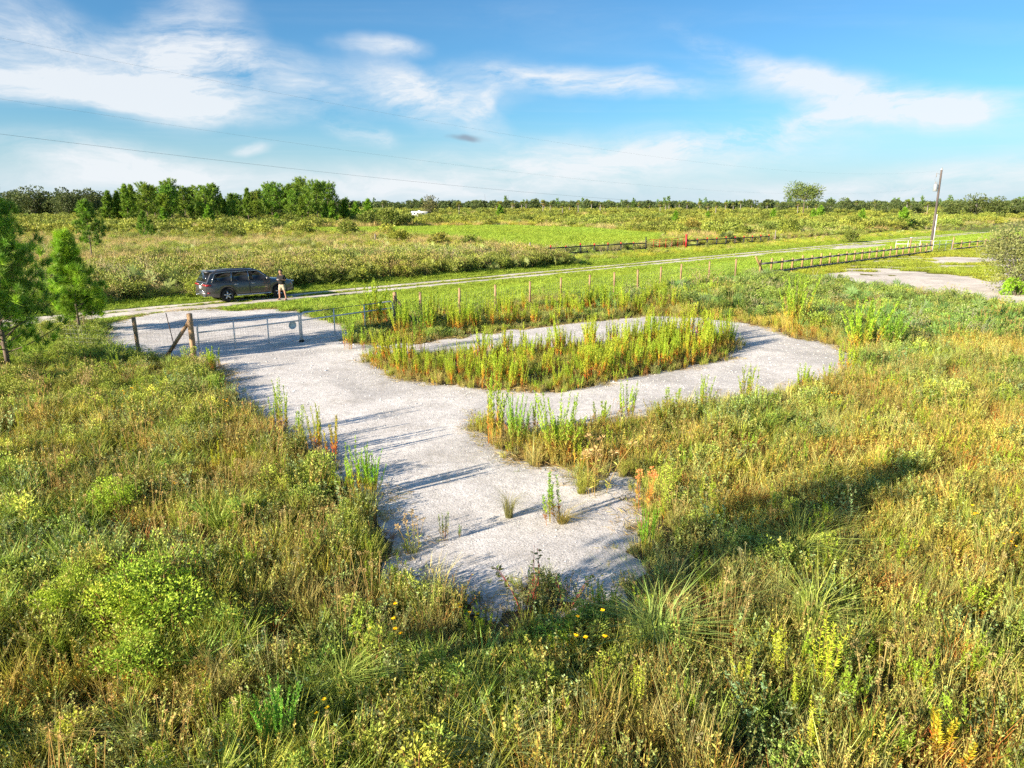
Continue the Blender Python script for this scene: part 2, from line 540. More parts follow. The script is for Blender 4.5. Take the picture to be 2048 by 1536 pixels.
ISLAND = poly_px([(738, 712), (745, 733), (800, 757), (880, 768), (960, 777), (1080, 786), (1160, 776), (1240, 758), (1340, 740), (1430, 722), (1462, 700),
                  (1468, 684), (1410, 672), (1320, 674), (1240, 684), (1140, 695), (1020, 706), (920, 713), (820, 716)])
PASTURE = poly_px([(560, 470), (620, 458), (800, 455), (1000, 452), (1180, 458), (1320, 470), (1300, 492), (1150, 503), (1060, 505), (980, 486), (900, 478), (760, 470)])
SANDLOT = poly_px([(1610, 552), (1700, 543), (1800, 546), (1890, 550), (1960, 560), (2048, 584), (2300, 620), (2300, 680), (2048, 630), (1930, 608), (1840, 594), (1740, 572), (1660, 560)])
THICKET = poly_px([(1180, 622), (1330, 612), (1440, 632), (1560, 652), (1640, 676), (1720, 690), (1800, 700), (2048, 680), (2400, 690), (2400, 660), (2048, 636), (1930, 616), (1840, 604), (1740, 586), (1640, 572), (1560, 566), (1480, 560), (1400, 568), (1280, 590)])
LOTGRASS = poly_px([(1560, 556), (1700, 530), (1860, 503), (1990, 490), (2400, 480), (2400, 640), (2048, 590), (1900, 575), (1800, 565), (1680, 556)])


def gravel_sd(x, y):
    a = sdf(GRAVEL_OUT, x, y); b = sdf(ISLAND, x, y)
    d = np.minimum(a, -b)
    return d + (fbm(x * 1.4, y * 1.4, 3) - .5) * 1.0 * np.clip(np.asarray(y) / 25, .5, 1.2) + (fbm(x * 3.1, y * 3.1, 4, 3) - .5) * .4 + (fbm(x * 1.6 + 3, y * 1.6, 6, 3) - .52) * 1.9 * sstep(11.8, 9.6, y)


def ground_col(x, y):
    s, t = st(x, y)
    n = fbm(x * .05, y * .05, 11); n2 = fbm(x * .3, y * .3, 21)
    r = np.hypot(x, y)
    near = np.array((.10, .082, .048)); grass = np.array((.18, .245, .04)); field = np.array((.20, .21, .05)); far = np.array((.10, .12, .035))
    tan = np.array((.25, .21, .11))
    c = np.broadcast_to(near, x.shape + (3,)).copy()

    def mixin(col, w):
        nonlocal c
        c = c + (np.asarray(col) - c) * w[..., None]
    mixin(field, sstep(30, 70, r))
    mixin(tan, sstep(.54, .68, n) * sstep(45, 80, r) * .6)
    mixin(far, sstep(250, 600, r))
    mixin(grass, sstep(-12.5, -10.5, t) * (1 - sstep(3.4, 4.5, t)))
    mixin(grass, sstep(-2, 3, sdf(PASTURE, x, y)))
    mixin(np.array((.20, .19, .05)), sstep(-1, 1.5, sdf(LOTGRASS, x, y)) * (1 - sstep(-11, -9, t)))
    return c * (.8 + .4 * n2)[..., None]


def build_ground():
    def axis(a, b, n, p):
        t = np.linspace(-1, 1, n); return t
    g = np.concatenate([-np.geomspace(4500, 40, 46), np.linspace(-38, 38, 153), np.geomspace(40, 4500, 46)])
    gy = np.concatenate([-np.geomspace(400, 12, 12), np.linspace(-10, 70, 161), np.geomspace(71, 6500, 70)])
    X, Y = np.meshgrid(g, gy)
    gs = gravel_sd(X, Y)
    Z = (fbm(X * .35, Y * .35, 5) - .5) * .10 * sstep(.3, 1.5, -gs) * (np.hypot(X, Y) < 300) - .05 * sstep(.0, .8, gs)
    s, t = st(X, Y)
    Z *= 1 - .85 * (np.abs(t) < 3)
    C = ground_col(X, Y)
    ny, nx = X.shape
    i, j = np.meshgrid(np.arange(ny - 1), np.arange(nx - 1), indexing='ij')
    q = np.stack([i * nx + j, i * nx + j + 1, (i + 1) * nx + j + 1, (i + 1) * nx + j], -1).reshape(-1, 4)
    m = MB().add(np.stack([X, Y, Z], -1).reshape(-1, 3), q, C.reshape(-1, 3))
    o = obj('ground', m.mesh('ground', SOIL, True))
    tag(o, 'flat weedy field soil running out to the horizon', None, kind='structure')


def sheet(name, dfun, bbox, res, amp, material, label):
    x0, y0, x1, y1 = bbox
    X, Y = np.meshgrid(np.arange(x0, x1, res), np.arange(y0, y1, res))
    d = dfun(X, Y)
    Z = amp * np.clip(d / .35, -1.5, 1) + .022 * (fbm(X * 1.1, Y * 1.1, 31) - .5) * sstep(0, .6, d) + .004
    ny, nx = X.shape
    i, j = np.meshgrid(np.arange(ny - 1), np.arange(nx - 1), indexing='ij')
    q = np.stack([i * nx + j, i * nx + j + 1, (i + 1) * nx + j + 1, (i + 1) * nx + j], -1).reshape(-1, 4)
    keep = (d.ravel()[q] > -.3).any(1)
    q = q[keep]
    used, inv = np.unique(q, return_inverse=True)
    v = np.stack([X, Y, Z], -1).reshape(-1, 3)[used]
    m = MB().add(v, inv.reshape(-1, 4).astype(np.int64))
    o = obj(name, m.mesh(name, material, True))
    return tag(o, label, None, kind='structure')


def road_sd(x, y):
    s, t = st(x, y)
    w = np.minimum(np.abs(t - .85), np.abs(t + .85))
    n = fbm(x * .5, y * .5, 41) - .5; n2 = fbm(x * .11, y * .11, 47) - .5
    d = .36 + n * .4 + n2 * .3 - w
    # bare turn-outs
    for (u, v, a, b) in ((1505, 511, 4, 1.0), (1720, 494, 9, 2.0), (1850, 492, 5, 1.5), (1600, 503, 7, .6), (330, 618, 6, .5)):
        ps, pt = st(*P(u, v))
        e = 1 - np.hypot((s - ps) / a, (t - pt) / b)
        d = np.maximum(d, e * b + n * .9 - .1)
    return d


def lot_sd(x, y):
    d = sdf(SANDLOT, x, y)
    d = np.minimum(d, 1.2) + (fbm(x * .4, y * .4, 51) - .44) * 2.6
    e = sdf(LOTGRASS, x, y)
    d2 = np.minimum(e * .3, .25) + (fbm(x * .22, y * .5, 57) - .64) * 3
    ps = P(1960, 520)
    e3 = (1 - np.hypot((x - ps[0]) / 9, (y - ps[1]) / 5)) * 1.2 + (fbm(x * .4, y * .4, 59) - .5) * 2
    return np.maximum(np.maximum(d, np.where(e > 0, d2, -1)), e3)


build_ground()
sheet('gravel_drive', gravel_sd, (-24, 7.5, 22, 45), .14, .035, GRAVEL, 'white crushed shell driveway with a loop round a weedy island')
sheet('dirt_road', road_sd, (-45, 8, 110, 150), .35, .02, SAND, 'pale sandy two track road crossing behind the gate')
sheet('sand_lot', lot_sd, (15, 40, 75, 100), .3, .02, SAND, 'patchy pale sand yard on the right')

# ------------------------------------------------------------------ plants: mesh builders
def vary(col, n, amt=.25, r=rng):
    c = np.asarray(col, float)
    return np.clip(c * (1 + (r.random((n, 1)) - .5) * 2 * amt) * (1 + (r.random((n, 3)) - .5) * amt * .6), 0, 1)


def leaves(mb, pos, d, L, W, col, m=0, r=rng, mid=.45):
    n = len(pos); d = nrm(d)
    L = np.broadcast_to(np.asarray(L, float), (n,))[:, None]; W = np.broadcast_to(np.asarray(W, float), (n,))[:, None]
    side = nrm(np.cross(d, nrm(r.normal(size=(n, 3)))))
    v = np.stack([pos, pos + d * L * mid + side * W / 2, pos + d * L, pos + d * L * mid - side * W / 2], 1).reshape(-1, 3)
    f = np.arange(4 * n).reshape(-1, 4)
    mb.add(v, f, np.repeat(col, 4, 0), m)


def needles(mb, pos, d, L, W, col, m=0, r=rng):
    n = len(pos); d = nrm(d)
    L = np.broadcast_to(np.asarray(L, float), (n,))[:, None]; W = np.broadcast_to(np.asarray(W, float), (n,))[:, None]
    side = nrm(np.cross(d, nrm(r.normal(size=(n, 3)))))
    v = np.stack([pos - side * W / 2, pos + side * W / 2, pos + d * L], 1).reshape(-1, 3)
    mb.add(v, np.arange(3 * n).reshape(-1, 3), np.repeat(col, 3, 0), m)


def blades(mb, n, rad, h, w, lean, cb, ct, r=rng, curve=.6, m=0, hv=.35):
    a = r.random(n) * 2 * pi; q = np.sqrt(r.random(n)) * rad
    p0 = np.stack([q * np.cos(a), q * np.sin(a), np.zeros(n)], 1)
    hh = h * (1 - hv + hv * 2 * r.random(n))
    az = a + r.normal(0, .7, n); ln = lean * (.3 + r.random(n) * 1.1)
    out = np.stack([np.cos(az), np.sin(az), np.zeros(n)], 1)
    up = np.array([0, 0, 1.])
    p1 = p0 + (up + out * ln[:, None] * .5) * (hh * .5)[:, None]
    p2 = p0 + (up * (1 - curve * ln[:, None] * .5) + out * ln[:, None] * (1 + curve)) * hh[:, None]
    sa = az + pi / 2 + r.normal(0, .6, n)
    sd_ = np.stack([np.cos(sa), np.sin(sa), np.zeros(n)], 1) * (w / 2) * (.6 + .8 * r.random((n, 1)))
    v = np.stack([p0 - sd_, p0 + sd_, p1 + sd_ * .8, p1 - sd_ * .8, p2], 1).reshape(-1, 3)
    b = np.arange(n)[:, None] * 5
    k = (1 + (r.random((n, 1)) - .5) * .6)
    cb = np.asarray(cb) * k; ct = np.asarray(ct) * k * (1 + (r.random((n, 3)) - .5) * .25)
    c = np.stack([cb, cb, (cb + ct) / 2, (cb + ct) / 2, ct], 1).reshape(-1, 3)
    base = mb.n
    mb.add(v, (b + np.array([0, 1, 2, 3])), c, m)
    mb.f.append(b + np.array([3, 2, 4]) + base); mb.m.append(np.full(n, m))


def stems_paths(r, nst, rad, h, spread, hv=.3, bend=.12, k=5):
    out = []
    for i in range(nst):
        a = r.random() * 2 * pi; q = math.sqrt(r.random()) * rad
        hh = h * (1 - hv + hv * 2 * r.random() * .9)
        t = np.linspace(0, 1, k)
        sp = spread * (.2 + r.random())
        b = r.normal(0, bend, 2)
        x = q * cos(a) + cos(a) * sp * hh * t + b[0] * hh * t * t
        y = q * sin(a) + sin(a) * sp * hh * t + b[1] * hh * t * t
        out.append(np.stack([x, y, hh * t], 1))
    return out


def on_path(p, t):
    i = np.clip(t * (len(p) - 1), 0, len(p) - 1.001); k = i.astype(int); f = (i - k)[:, None]
    return p[k] * (1 - f) + p[k + 1] * f, nrm(p[k + 1] - p[k])


def forb(mb, nst, rad, h, spread, nl, ll, lw, col, stem, r, lo=.2, up=.8, sw=.004, tipcol=None):
    for p in stems_paths(r, nst, rad, h, spread):
        mb.tube(p, np.linspace(sw, sw * .5, len(p)), 3, stem, cap=False)
        t = lo + (1 - lo) * r.random(nl)
        q, d = on_path(p, t)
        a = r.random(nl) * 2 * pi
        dd = np.stack([np.cos(a), np.sin(a), np.full(nl, up) + r.normal(0, .3, nl)], 1)
        c = vary(col, nl, .3, r)
        if tipcol is not None:
            c = c + (np.asarray(tipcol) - c) * (t[:, None] ** 2)
        leaves(mb, q, dd, ll * (.6 + .8 * r.random(nl)) * (1.15 - .5 * t), lw * (.7 + .6 * r.random(nl)), c, 0, r)


def fennel_parts(nst, rad, h, spread, nl, r, red=.5, lw=.006, ll=.07, green=(.17, .25, .025), redc=(.30, .085, .03), orange=(.36, .20, .035)):
    """dog fennel: upright feathery plumes, red or orange at the foot. returns stems mesh builder, foliage mesh builder"""
    A, B = MB(), MB()
    for p in stems_paths(r, nst, rad, h, spread, .32, .06, 5):
        rd = r.random() < red
        c0 = np.asarray(redc if rd and r.random() < .6 else orange if rd else (.20, .16, .04))
        cg = np.asarray(green) * (1 + r.normal(0, .15))
        t = np.linspace(0, 1, 5)[:, None]
        A.tube(p, np.linspace(.006, .002, 5), 3, c0 * (1 - t) + np.asarray((.16, .18, .03)) * t, cap=False)
        lo = .12 + .2 * r.random()
        tt = lo + (1 - lo) * r.random(nl) ** .8
        q, d = on_path(p, tt)
        a = r.random(nl) * 2 * pi
        dd = np.stack([np.cos(a), np.sin(a), 1.35 + r.normal(0, .4, nl)], 1)
        w = sstep(.25, .6, tt + r.normal(0, .08, nl))[:, None]
        c = (c0 * 1.0) * (1 - w) + cg * w
        c = c * (1 + (r.random((nl, 1)) - .5) * .5)
        prof = np.clip(1.25 - .85 * tt, .3, 1) * np.clip(tt * 3.2, .4, 1)
        leaves(B, q, dd, ll * (.6 + .8 * r.random(nl)) * prof, lw, c, 0, r)
    return A, B


def bush_parts(rx, h, nl, ll, lw, col, r, clumps=9, stem=(.13, .09, .05), up=.5, tip=None, base=.15):
    A, B = MB(), MB()
    cc = []
    for i in range(clumps):
        a = r.random() * 2 * pi; q = math.sqrt(r.random()) * rx * .7
        z = h * (base + (.86 - base) * r.random() ** .7) * (1 - .35 * (q / rx) ** 2)
        cc.append((q * cos(a), q * sin(a), z, (.24 + .22 * r.random()) * min(rx, h * .8)))
        t = np.linspace(0, 1, 4)[:, None]
        p = np.array([[q * cos(a) * .15, q * sin(a) * .15, 0]]) * (1 - t) + np.array([cc[-1][:3]]) * t
        p[1:-1] += r.normal(0, .06 * rx, (2, 3))
        A.tube(p, np.linspace(.014, .005, 4) * max(1, h ** .6), 4, vary(stem, 1, .2, r)[0], cap=False)
    per = nl // clumps
    for (x, y, z, s) in cc:
        d = nrm(r.normal(size=(per, 3))); rr = s * (.35 + .65 * r.random((per, 1)) ** .5)
        pos = np.array([x, y, z]) + d * rr * np.array([1, 1, .85])
        pos[:, 2] = np.maximum(pos[:, 2], .03)
        dd = d + np.array([0, 0, up]) + r.normal(0, .45, (per, 3))
        c = vary(np.asarray(col) * (1 + r.normal(0, .12)), per, .28, r)
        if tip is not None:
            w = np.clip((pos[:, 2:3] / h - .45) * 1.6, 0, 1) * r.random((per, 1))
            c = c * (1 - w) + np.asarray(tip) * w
        leaves(B, pos, dd, ll * (.6 + .8 * r.random(per)), lw * (.7 + .6 * r.random(per)), c, 0, r)
    return A, B


def frond(mb, base, d, L, n, w, r, col, petiole=.5):
    """fan palm frond: petiole and a fan of pleated leaflets"""
    d = nrm(np.asarray(d, float)); base = np.asarray(base, float)
    hub = base + d * petiole
    mb.tube([base, (base + hub) / 2 + np.array([0, 0, .03]), hub], [.008, .006, .006], 3, np.asarray(col) * .9, cap=False)
    side = nrm(np.cross(d, np.array([0, 0, 1.]) + r.normal(0, .25, 3))); up = np.cross(side, d)
    ang = np.linspace(-1.75, 1.75, n) + r.normal(0, .05, n)
    dd = np.cos(ang)[:, None] * d + np.sin(ang)[:, None] * side + up * .18
    LL = L * (.75 + .25 * np.cos(ang)) * (.9 + .2 * r.random(n))
    tip = hub + nrm(dd) * LL[:, None] - np.array([0, 0, 1.]) * (LL * .16)[:, None]
    mid = hub + nrm(dd) * (LL * .5)[:, None]
    pr = nrm(np.cross(dd, up))
    v = np.stack([np.broadcast_to(hub, (n, 3)), mid + pr * w / 2, tip, mid - pr * w / 2], 1).reshape(-1, 3)
    mb.add(v, np.arange(4 * n).reshape(-1, 4), np.repeat(vary(col, n, .18, r), 4, 0))


def palmetto(nf, h, r, col=(.10, .145, .045), L=.42, n=15, w=.035, rad=.5):
    B = MB()
    for i in range(nf):
        a = r.random() * 2 * pi; q = r.random() * rad
        el = .45 + r.random() * .95
        d = (cos(a) * cos(el), sin(a) * cos(el), sin(el))
        frond(B, (cos(a) * q, sin(a) * q, 0), d, L * (.8 + .4 * r.random()), n, w, r, np.asarray(col) * (1 + r.normal(0, .15)), h * (.35 + .5 * r.random()))
    return B


def pine_parts(h, r, tr=.07, crown=.2, nb=40, reach=1.1, tufts=7, npt=60, nL=.22, nW=.006, col=(.065, .15, .018), cone=1.0, lean=.0, bark=(1, 1, 1), tipcol=(.13, .25, .02)):
    A, B = MB(), MB()
    t = np.linspace(0, 1, 9)
    tx = np.stack([lean * h * t * t + .03 * h * np.sin(t * 5 + r.random() * 6) * t * .4, .03 * h * np.sin(t * 4 + r.random() * 6) * t * .4, h * t], 1)
    A.tube(tx, np.linspace(tr, tr * .12, 9), 8, bark)
    P_, D_, G_ = [], [], []
    for i in range(nb):
        f = crown + (1 - crown) * (i + r.random()) / nb
        c, _ = on_path(tx, np.array([min(f, .995)])); c = c[0]
        g = (f - crown) / (1 - crown)
        prof = (1 - g) ** .8 if cone > .5 else math.sqrt(max(0, 1 - (1.75 * (g - .47)) ** 2))
        Lb = reach * (.18 + .82 * prof) * (.7 + .5 * r.random())
        a = i * 2.4 + r.normal(0, .4)
        e0 = .28 + .75 * g + r.normal(0, .12)
        s = np.linspace(0, 1, 5)
        out = np.array([cos(a), sin(a), 0])
        p = c + out * (Lb * s * cos(e0))[:, None] + np.array([0, 0, 1]) * (Lb * (s * sin(e0) + .25 * s * s))[:, None]
        A.tube(p, np.linspace(tr * .28 * (1 - .6 * g), tr * .08, 5), 4, bark, cap=False)
        nt = max(2, int(tufts * (.4 + .6 * Lb / reach)))
        tt = np.r_[1.0, .35 + .62 * r.random(nt - 1)]
        q, d = on_path(p, np.minimum(tt, .999))
        off = r.normal(0, .08 * Lb + .02, (nt, 3)); off[0] = 0
        P_.append(q + off); D_.append(nrm(d * .7 + r.normal(0, .35, (nt, 3)) + np.array([0, 0, .95]))); G_.append(np.full(nt, g))
    P_ = np.concatenate(P_); D_ = np.concatenate(D_); G_ = np.concatenate(G_)
    n = len(P_)
    pos = np.repeat(P_, npt, 0); d = np.repeat(D_, npt, 0)
    pos = pos - d * (r.random((n * npt, 1)) * nL * .6)
    dd = nrm(d * .75 + nrm(r.normal(size=(n * npt, 3))) * .85)
    c = np.repeat(vary(col, n, .3, r) * (1 - .0 * G_[:, None]), npt, 0)
    w = np.repeat((r.random(n) < .25 + .3 * G_)[:, None] * r.random((n, 1)), npt, 0)
    c = c * (1 - w) + np.asarray(tipcol) * w
    needles(B, pos, dd, nL * (.7 + .5 * r.random(n * npt)), nW, c, 0, r)
    return A, B


def oak_parts(h, w, r, nl=2600, ll=.55, lw=.4, col=(.05, .07, .03), lobes=16, tr=.2, trunk_h=.25, tip=None):
    A, B = MB(), MB()
    per = nl // lobes
    A.tube([(0, 0, 0), (.1, .05, h * trunk_h), (.0, .1, h * .6)], [tr, tr * .8, tr * .4], 7, (1, 1, 1))
    for i in range(lobes):
        a = r.random() * 2 * pi; q = math.sqrt(r.random()) * w * .36
        z = h * (trunk_h + .08 + (.80 - trunk_h) * r.random())
        z *= 1 - .25 * (q / (w * .36)) ** 2 * r.random()
        s = (.16 + .12 * r.random()) * w
        c0 = np.array([q * cos(a), q * sin(a), min(z, h - s * .6)])
        A.tube([(0, 0, h * trunk_h * .9), c0 * .5 + np.array([0, 0, h * trunk_h * .5]), c0], [tr * .5, tr * .3, tr * .12], 4, (1, 1, 1), cap=False)
        d = nrm(r.normal(size=(per, 3))); rr = s * (.45 + .6 * r.random((per, 1)) ** .6)
        pos = c0 + d * rr * np.array([1, 1, .72]); pos[:, 2] = np.maximum(pos[:, 2], .1)
        c = vary(np.asarray(col) * (1 + r.normal(0, .16)), per, .3, r)
        if tip is not None:
            wgt = (r.random((per, 1)) < .35) * r.random((per, 1)); c = c * (1 - wgt) + np.asarray(tip) * wgt
        leaves(B, pos, d + r.normal(0, .6, (per, 3)) + np.array([0, 0, .2]), ll * (.6 + .8 * r.random(per)), lw, c, 0, r)
    return A, B


def palm_parts(h, r, L=1.5, nf=26):
    A, B = MB(), MB()
    t = np.linspace(0, 1, 7)
    A.tube(np.stack([.15 * np.sin(t * 2), 0 * t, h * t], 1), np.r_[.24, np.full(6, .19)], 8, (1, 1, 1))
    for i in range(nf):
        a = r.random() * 2 * pi; el = -.75 + 2.1 * r.random()
        d = (cos(a) * cos(el), sin(a) * cos(el), sin(el))
        frond(B, (.12, 0, h), d, L * .62, 12, .14, r, (.11, .135, .05) if el > -.45 else (.13, .11, .06), L * .45)
    return A, B


# ------------------------------------------------------------------ scattering
def pick(r, n, table):
    k = [a for a, _ in table]; w = np.array([b for _, b in table], float)
    return np.array(k, object)[r.choice(len(k), n, p=w / w.sum())]


PROTO = {}
RAW = {}


def patch(key, table, n, rad, r, sc=1.0, amp=.38):
    """a ragged square piece of meadow: many plants of the kinds in table, each with its own size and tint"""
    out = MB()
    for k in pick(r, n, table):
        m = RAW[k][r.integers(len(RAW[k]))]
        s = sc * (.6 + .75 * r.random()); a = r.random() * 2 * pi; ox, oy = (r.random(2) - .5) * 2 * rad + r.normal(0, .05, 2)
        t1, t2 = r.normal(0, .15, 2)
        M = rz(a) @ np.array([[1, 0, t1], [0, 1, t2], [0, 0, 1]]) * s
        v = np.concatenate(m.v) @ M.T + np.array([ox, oy, 0])
        bb = 1 + (r.random() - .5) * 2 * amp; h = r.normal(0, .10)
        c = np.concatenate(m.c) * np.array([bb * (1 + h), bb, bb * (1 - h)])
        out.v.append(v); out.c.append(c); out.f += [f + out.n for f in m.f]; out.m += [np.zeros(len(f), int) for f in m.f]; out.n += len(v)
    PROTO.setdefault(key, []).append(out.mesh('patch_' + key, LEAF))




def proto(key, *mbs, mats=None):
    """a plant prototype made of one mesh, kept out of the scene, to be instanced in ground cover"""
    m = MB()
    for k, a in enumerate(mbs):
        m.v += a.v; m.c += a.c
        m.f += [f + m.n for f in a.f]; m.m += [np.full(len(x), k if mats else 0) for x in a.m]
        m.n += a.n
    PROTO.setdefault(key, []).append(m.mesh('plant_' + key, mats or LEAF))
    RAW.setdefault(key, []).append(m)


def scatter(name, key_arr, x, y, scale, tint, label, cat, z=None, rot=None, tilt=.12, sz=None, r=rng):
    keys = sorted(set(key_arr))
    coll = bpy.data.collections.new(name + '_plants')
    first, k = {}, 0
    for kk in keys:
        first[kk] = (k, len(PROTO[kk]))
        for me in PROTO[kk]:
            o = bpy.data.objects.new('%s_%03d' % (name, k), me); coll.objects.link(o); k += 1
    n = len(x)
    idx = np.array([first[a][0] + int(q * first[a][1]) for a, q in zip(key_arr, r.random(n))], np.int32)
    me = bpy.data.meshes.new(name)
    me.vertices.add(n)
    z = np.zeros(n) if z is None else z
    me.vertices.foreach_set('co', np.stack([x, y, z], 1).ravel())
    ro = np.stack([r.normal(0, tilt, n), r.normal(0, tilt, n), r.random(n) * 2 * pi if rot is None else rot], 1)
    sc = np.stack([scale, scale, scale * (1 if sz is None else sz)], 1)
    for nm, arr in (('rot', ro), ('scl', sc), ('tint', tint)):
        a = me.attributes.new(nm, 'FLOAT_VECTOR', 'POINT'); a.data.foreach_set('vector', arr.ravel().astype(np.float32))
    a = me.attributes.new('idx', 'INT', 'POINT'); a.data.foreach_set('value', idx)
    o = obj(name, me)
    ng = bpy.data.node_groups.new(name, 'GeometryNodeTree')
    ng.interface.new_socket('Geometry', in_out='INPUT', socket_type='NodeSocketGeometry')
    ng.interface.new_socket('Geometry', in_out='OUTPUT', socket_type='NodeSocketGeometry')
    gi = ng.nodes.new('NodeGroupInput'); go = ng.nodes.new('NodeGroupOutput')
    ci = ng.nodes.new('GeometryNodeCollectionInfo'); ci.inputs['Collection'].default_value = coll
    ci.inputs['Separate Children'].default_value = True; ci.inputs['Reset Children'].default_value = True
    ip = ng.nodes.new('GeometryNodeInstanceOnPoints'); ip.inputs['Pick Instance'].default_value = True
    L = ng.links.new

    def na(nm, dt):
        q = ng.nodes.new('GeometryNodeInputNamedAttribute'); q.data_type = dt; q.inputs['Name'].default_value = nm
        return [s for s in q.outputs if s.enabled and s.name == 'Attribute'][0]
    L(gi.outputs[0], ip.inputs['Points']); L(ci.outputs[0], ip.inputs['Instance'])
    L(na('idx', 'INT'), ip.inputs['Instance Index']); L(na('rot', 'FLOAT_VECTOR'), ip.inputs['Rotation']); L(na('scl', 'FLOAT_VECTOR'), ip.inputs['Scale'])
    L(ip.outputs[0], go.inputs[0])
    md = o.modifiers.new('scatter', 'NODES'); md.node_group = ng
    tag(o, label, cat, kind='stuff')
    return o


def in_view(x, y, margin=260, zt=0):
    zc = y * cos(PITCH) - (zt - H) * sin(PITCH)
    u = 1024 + F * x / np.maximum(zc, .1)
    return (zc > 2) & (u > -margin) & (u < 2048 + margin)


def gz(x, y):
    gs = gravel_sd(x, y)
    return (fbm(x * .35, y * .35, 5) - .5) * .10 * sstep(.3, 1.5, -gs) * (np.hypot(x, y) < 300) - .01


# --- prototypes
def build_protos():
    r = np.random.default_rng(21)
    for i in range(4):
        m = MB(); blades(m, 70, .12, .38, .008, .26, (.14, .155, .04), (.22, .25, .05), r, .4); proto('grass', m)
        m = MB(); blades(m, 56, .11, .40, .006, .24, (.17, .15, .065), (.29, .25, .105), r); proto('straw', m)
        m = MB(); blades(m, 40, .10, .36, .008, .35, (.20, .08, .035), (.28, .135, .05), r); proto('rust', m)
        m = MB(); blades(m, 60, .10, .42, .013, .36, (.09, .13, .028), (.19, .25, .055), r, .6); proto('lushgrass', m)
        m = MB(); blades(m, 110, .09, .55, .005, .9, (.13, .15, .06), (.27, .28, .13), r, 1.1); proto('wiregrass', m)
        m = MB(); forb(m, 9, .13, .36, .25, 26, .04, .017, (.19, .205, .075), (.16, .11, .05), r); proto('forb', m)
        m = MB(); forb(m, 9, .14, .34, .28, 30, .034, .011, (.25, .245, .07), (.2, .12, .05), r); proto('goldforb', m)
        m = MB(); forb(m, 7, .13, .42, .3, 26, .046, .019, (.15, .19, .10), (.12, .09, .05), r); proto('sage', m)
        m = MB(); forb(m, 6, .12, .34, .35, 20, .04, .014, (.19, .125, .05), (.2, .09, .04), r, tipcol=(.19, .19, .06)); proto('redforb', m)
        A, B = fennel_parts(7, .10, .55, .10, 60, r, .5, .009, .07); proto('fennel', A, B)
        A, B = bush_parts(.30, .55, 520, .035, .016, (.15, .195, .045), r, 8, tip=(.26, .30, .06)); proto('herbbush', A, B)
        # dry seed heads
        m = MB()
        for p in stems_paths(r, 6, .12, .62, .15, .3, .08, 4):
            m.tube(p, .003, 3, (.26, .19, .09), cap=False)
            k = 22; d = nrm(r.normal(size=(k, 3)) + np.array([0, 0, .6]))
            leaves(m, p[-1] + d * .01, d, .018 + .014 * r.random(k), .007, vary((.27, .20, .11), k, .3, r), 0, r)
        proto('seed', m)
        m = MB()
        for p in stems_paths(r, 5, .12, .5, .2, .3, .08, 4):
            m.tube(p, .0025, 3, (.15, .17, .05), cap=False)
            k = 12; a = np.arange(k) * 2 * pi / k
            d = np.stack([np.cos(a), np.sin(a), np.full(k, .3)], 1)
            leaves(m, np.repeat(p[-1:], k, 0), d, .028, .014, vary((.75, .47, .01), k, .12, r), 0, r)
        proto('flower', m)
        m = MB(); k = 26; a = r.random(k) * 2 * pi; p = np.stack([r.normal(0, .12, k), r.normal(0, .12, k), .012 + .02 * r.random(k)], 1)
        leaves(m, p, np.stack([np.cos(a), np.sin(a), r.normal(.05, .12, k)], 1), .09 + .14 * r.random(k), .008, vary((.20, .16, .085), k, .4, r), 0, r); proto('litter', m)
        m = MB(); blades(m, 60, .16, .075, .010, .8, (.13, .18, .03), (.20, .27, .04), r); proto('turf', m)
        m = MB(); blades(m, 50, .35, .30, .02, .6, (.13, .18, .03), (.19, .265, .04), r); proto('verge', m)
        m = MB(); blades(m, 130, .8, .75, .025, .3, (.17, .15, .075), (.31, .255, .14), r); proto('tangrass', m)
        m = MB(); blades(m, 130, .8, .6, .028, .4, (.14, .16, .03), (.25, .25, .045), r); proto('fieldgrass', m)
        B = palmetto(9, .55, r); proto('palmetto', B)
        B = palmetto(7, .9, r, (.13, .16, .06), .55, 12, .06, .7); proto('palmetto_far', B)
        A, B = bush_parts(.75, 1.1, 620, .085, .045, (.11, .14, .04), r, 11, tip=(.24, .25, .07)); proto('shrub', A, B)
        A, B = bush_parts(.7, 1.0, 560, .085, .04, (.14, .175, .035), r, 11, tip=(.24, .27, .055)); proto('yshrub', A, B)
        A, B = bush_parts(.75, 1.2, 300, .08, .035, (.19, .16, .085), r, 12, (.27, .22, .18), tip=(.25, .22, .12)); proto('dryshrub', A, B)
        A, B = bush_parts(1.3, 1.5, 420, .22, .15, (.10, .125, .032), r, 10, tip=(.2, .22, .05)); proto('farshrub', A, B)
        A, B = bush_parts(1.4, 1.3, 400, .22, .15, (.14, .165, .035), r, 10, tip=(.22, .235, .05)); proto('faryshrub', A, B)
        # bare twiggy shrub
        m = MB()
        for p in stems_paths(r, 9, .1, 1.1, .35, .3, .2, 5):
            m.tube(p, np.linspace(.009, .003, 5), 3, (.30, .26, .22), cap=False)
            for k in range(4):
                q, d = on_path(p, np.array([.4 + .5 * r.random()]))
                m.tube([q[0], q[0] + nrm(d[0] + r.normal(0, .7, 3)) * (.15 + .2 * r.random())], [.004, .002], 3, (.32, .28, .24), cap=False)
        proto('twigs', m)
        A, B = oak_parts(9, 9, r, 900, 1.1, .8, (.05, .072, .030), 12, .2, .12, (.09, .11, .04)); proto('woodtree', A, B, mats=[GREYBARK, LEAF])
        A, B = pine_parts(11, r, .16, .35, 26, 2.2, 4, 9, 1.0, .28, (.06, .10, .02), .3); proto('woodpine', A, B, mats=[BARK, NEEDLE])
        A, B = palm_parts(5.5, r); proto('woodpalm', A, B, mats=[GREYBARK, LEAF])
